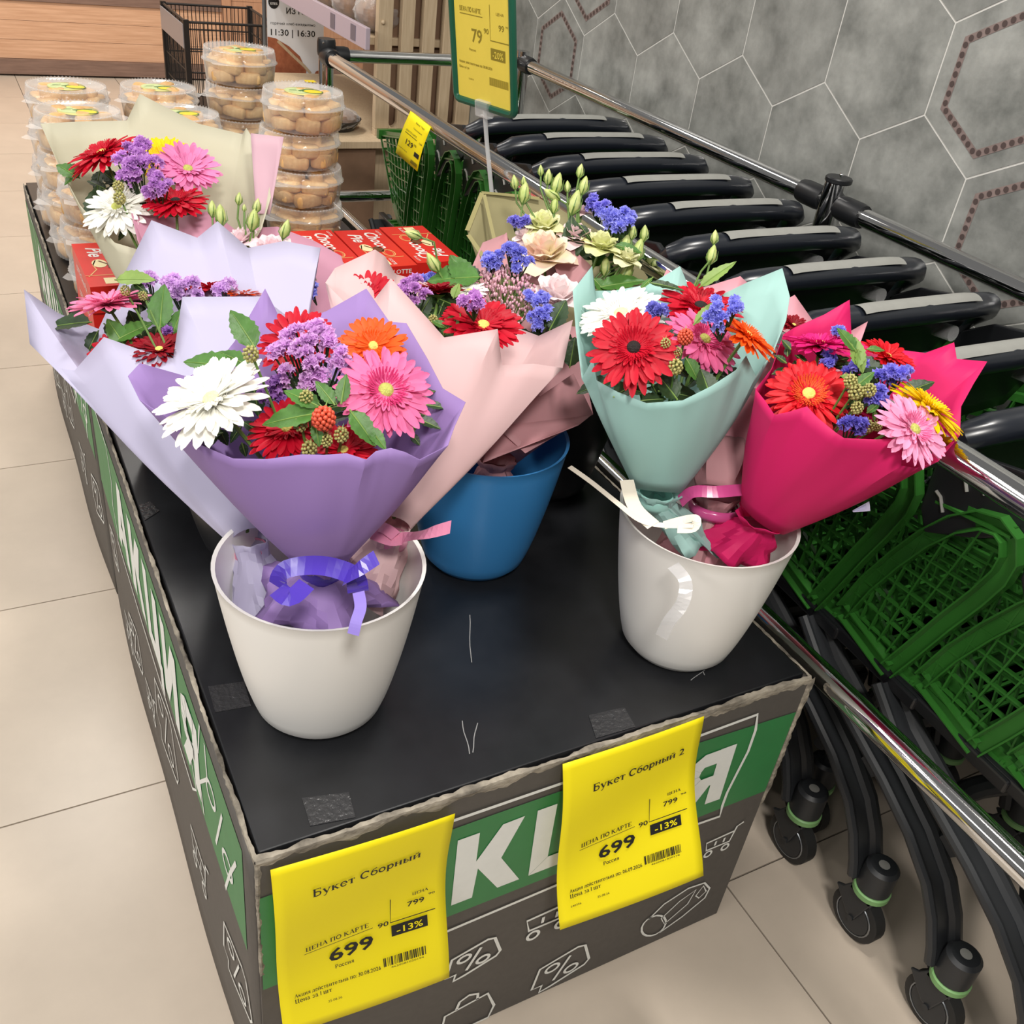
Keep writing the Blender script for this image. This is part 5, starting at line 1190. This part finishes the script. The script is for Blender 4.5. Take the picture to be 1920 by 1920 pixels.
# poster stand
e = empty('poster_stand', (1.2, 3.95, 0)); tag(e, 'white bakery poster with baking times 11:30 and 16:30 on a grey pole stand', 'poster'); 
pl = lambda x, z, o=0: (x, -o, z)
q = MB(); q.box(-.065, .19, 0, .004, .56, 1.02); q.build('sheet', mat('white_poster', '#e4e6ea', .35), e, smooth=False)
q = MB(); q.box(-.065, .19, -.001, -.0003, .45, .56); q.build('black_footer', M_ink, e, smooth=False)
q = MB(); put_text(q, 'ТОЛЬКО', lambda a, b: pl(a, b, .001), .02, .865, .13, .024, bold=.012); put_text(q, 'ИЗ ПЕЧИ', lambda a, b: pl(a, b, .001), .02, .83, .14, .024, bold=.012); put_text(q, 'горячий хлеб ежедневно', lambda a, b: pl(a, b, .001), -.05, .785, .2, .011); put_text(q, '11:30 | 16:30', lambda a, b: pl(a, b, .001), -.05, .742, .2, .026, bold=.01)
q.add([pl(x, z, .001) for x, z in circ(-.035, .873, .024, .027)], [tuple(range(16))]); tag(q.build('print', M_ink, e, smooth=False), kind='stuff')
q = MB(); put_text(q, 'ХЛЕБ', lambda a, b: pl(a, b, .0016), -.052, .862, .034, .009, bold=.012); ribbon(q, [(-.045, .882), (-.035, .89), (-.025, .882)], .004, lambda a, b: pl(a, b, .0016)); put_text(q, 'ХЛЕБ, КАКИМ ОН ДОЛЖЕН БЫТЬ', lambda a, b: pl(a, b, .0018), -.04, .53, .11, .007, bold=.01)
ribbon(q, circ(.0, .492, .018, .012, 12), .004, lambda a, b: pl(a, b, .0018), True); q.build('white_print', M_white, e, smooth=False)
q = MB(); q.add([pl(x, z, .0012) for x, z in ((-.065, .56), (.1, .56), (.11, .6), (.08, .66), (.03, .70), (-.03, .73), (-.065, .735))], [(0, 1, 2, 3, 4, 5, 6)]); q.add([pl(x, z, .0012) for x, z in ((.13, .56), (.19, .56), (.19, .61), (.155, .6))], [(0, 1, 2, 3)]); q.build('bread_print', mat('bread_print', '#b06a48', .5, col2='#8a4a30', vscale=30), e, smooth=False)
q = MB(); ribbon(q, [(-.02, .72), (.05, .66), (.1, .62), (.13, .59)], .012, lambda a, b: pl(a, b, .0015)); q.build('wheat_print', M_ash, e, smooth=False)
q = MB(); q.tube([(-.075, .006, .02), (-.075, .006, 1.1)], .009, 10); q.tube([(-.075, .006, 1.1), (.19, .006, 1.1)], .006, 8); q.build('pole', M_wire, e)
q = MB(); q.lathe([(.12, 0.002), (.12, .012), (.02, .025), (.0, .025)], 24, (-.075, .006, 0)); q.build('foot', M_wire, e)
# black wire cart
e = empty('wire_cart', (.98, 4.25, 0)); tag(e, 'black wire display cart by the wooden wall', 'cart')
M_bw = mat('black_wire', '#1b1512', .5); M_lab = mat('label_holder', '#8f8a8c', .3)
for i in range(4):
    sx_, sy_ = (i % 2) * .42, (i // 2) * .5; q = MB(); q.box(-.13 + sx_ - .012, -.13 + sx_ + .012, sy_ - .012, sy_ + .012, .08, .74); q.build('corner_post', M_bw, e, smooth=False)
    q = MB(); q.tube([(-.13 + sx_ - .012, sy_, .045), (-.13 + sx_ + .012, sy_, .045)], .04, 16); q.build('wheel', M_rubber, e)
for n_, a, c in (('front_grid', (-.13, 0), (.29, 0)), ('back_grid', (-.13, .5), (.29, .5)), ('side_grid', (-.13, 0), (-.13, .5)), ('side_grid', (.29, 0), (.29, .5))):
    q = MB(); A, C_ = Vector((a[0], a[1], 0)), Vector((c[0], c[1], 0)); k = 22
    for i in range(1, k): p = A.lerp(C_, i / k); q.tube([p + Vector((0, 0, .32)), p + Vector((0, 0, .73))], .002, 4)
    for z in (.32, .42, .52, .62, .73): q.tube([A + Vector((0, 0, z)), C_ + Vector((0, 0, z))], .0035 if z < .7 else .006, 6)
    q.build(n_, M_bw, e)
q = MB(); q.box(-.145, -.14, 0, .5, .62, .72); q.build('label_holder', M_lab, e, smooth=False)
q = MB(); q.box(-.13, .29, 0, .5, .31, .32); q.build('floor_plate', M_bw, e, smooth=False)
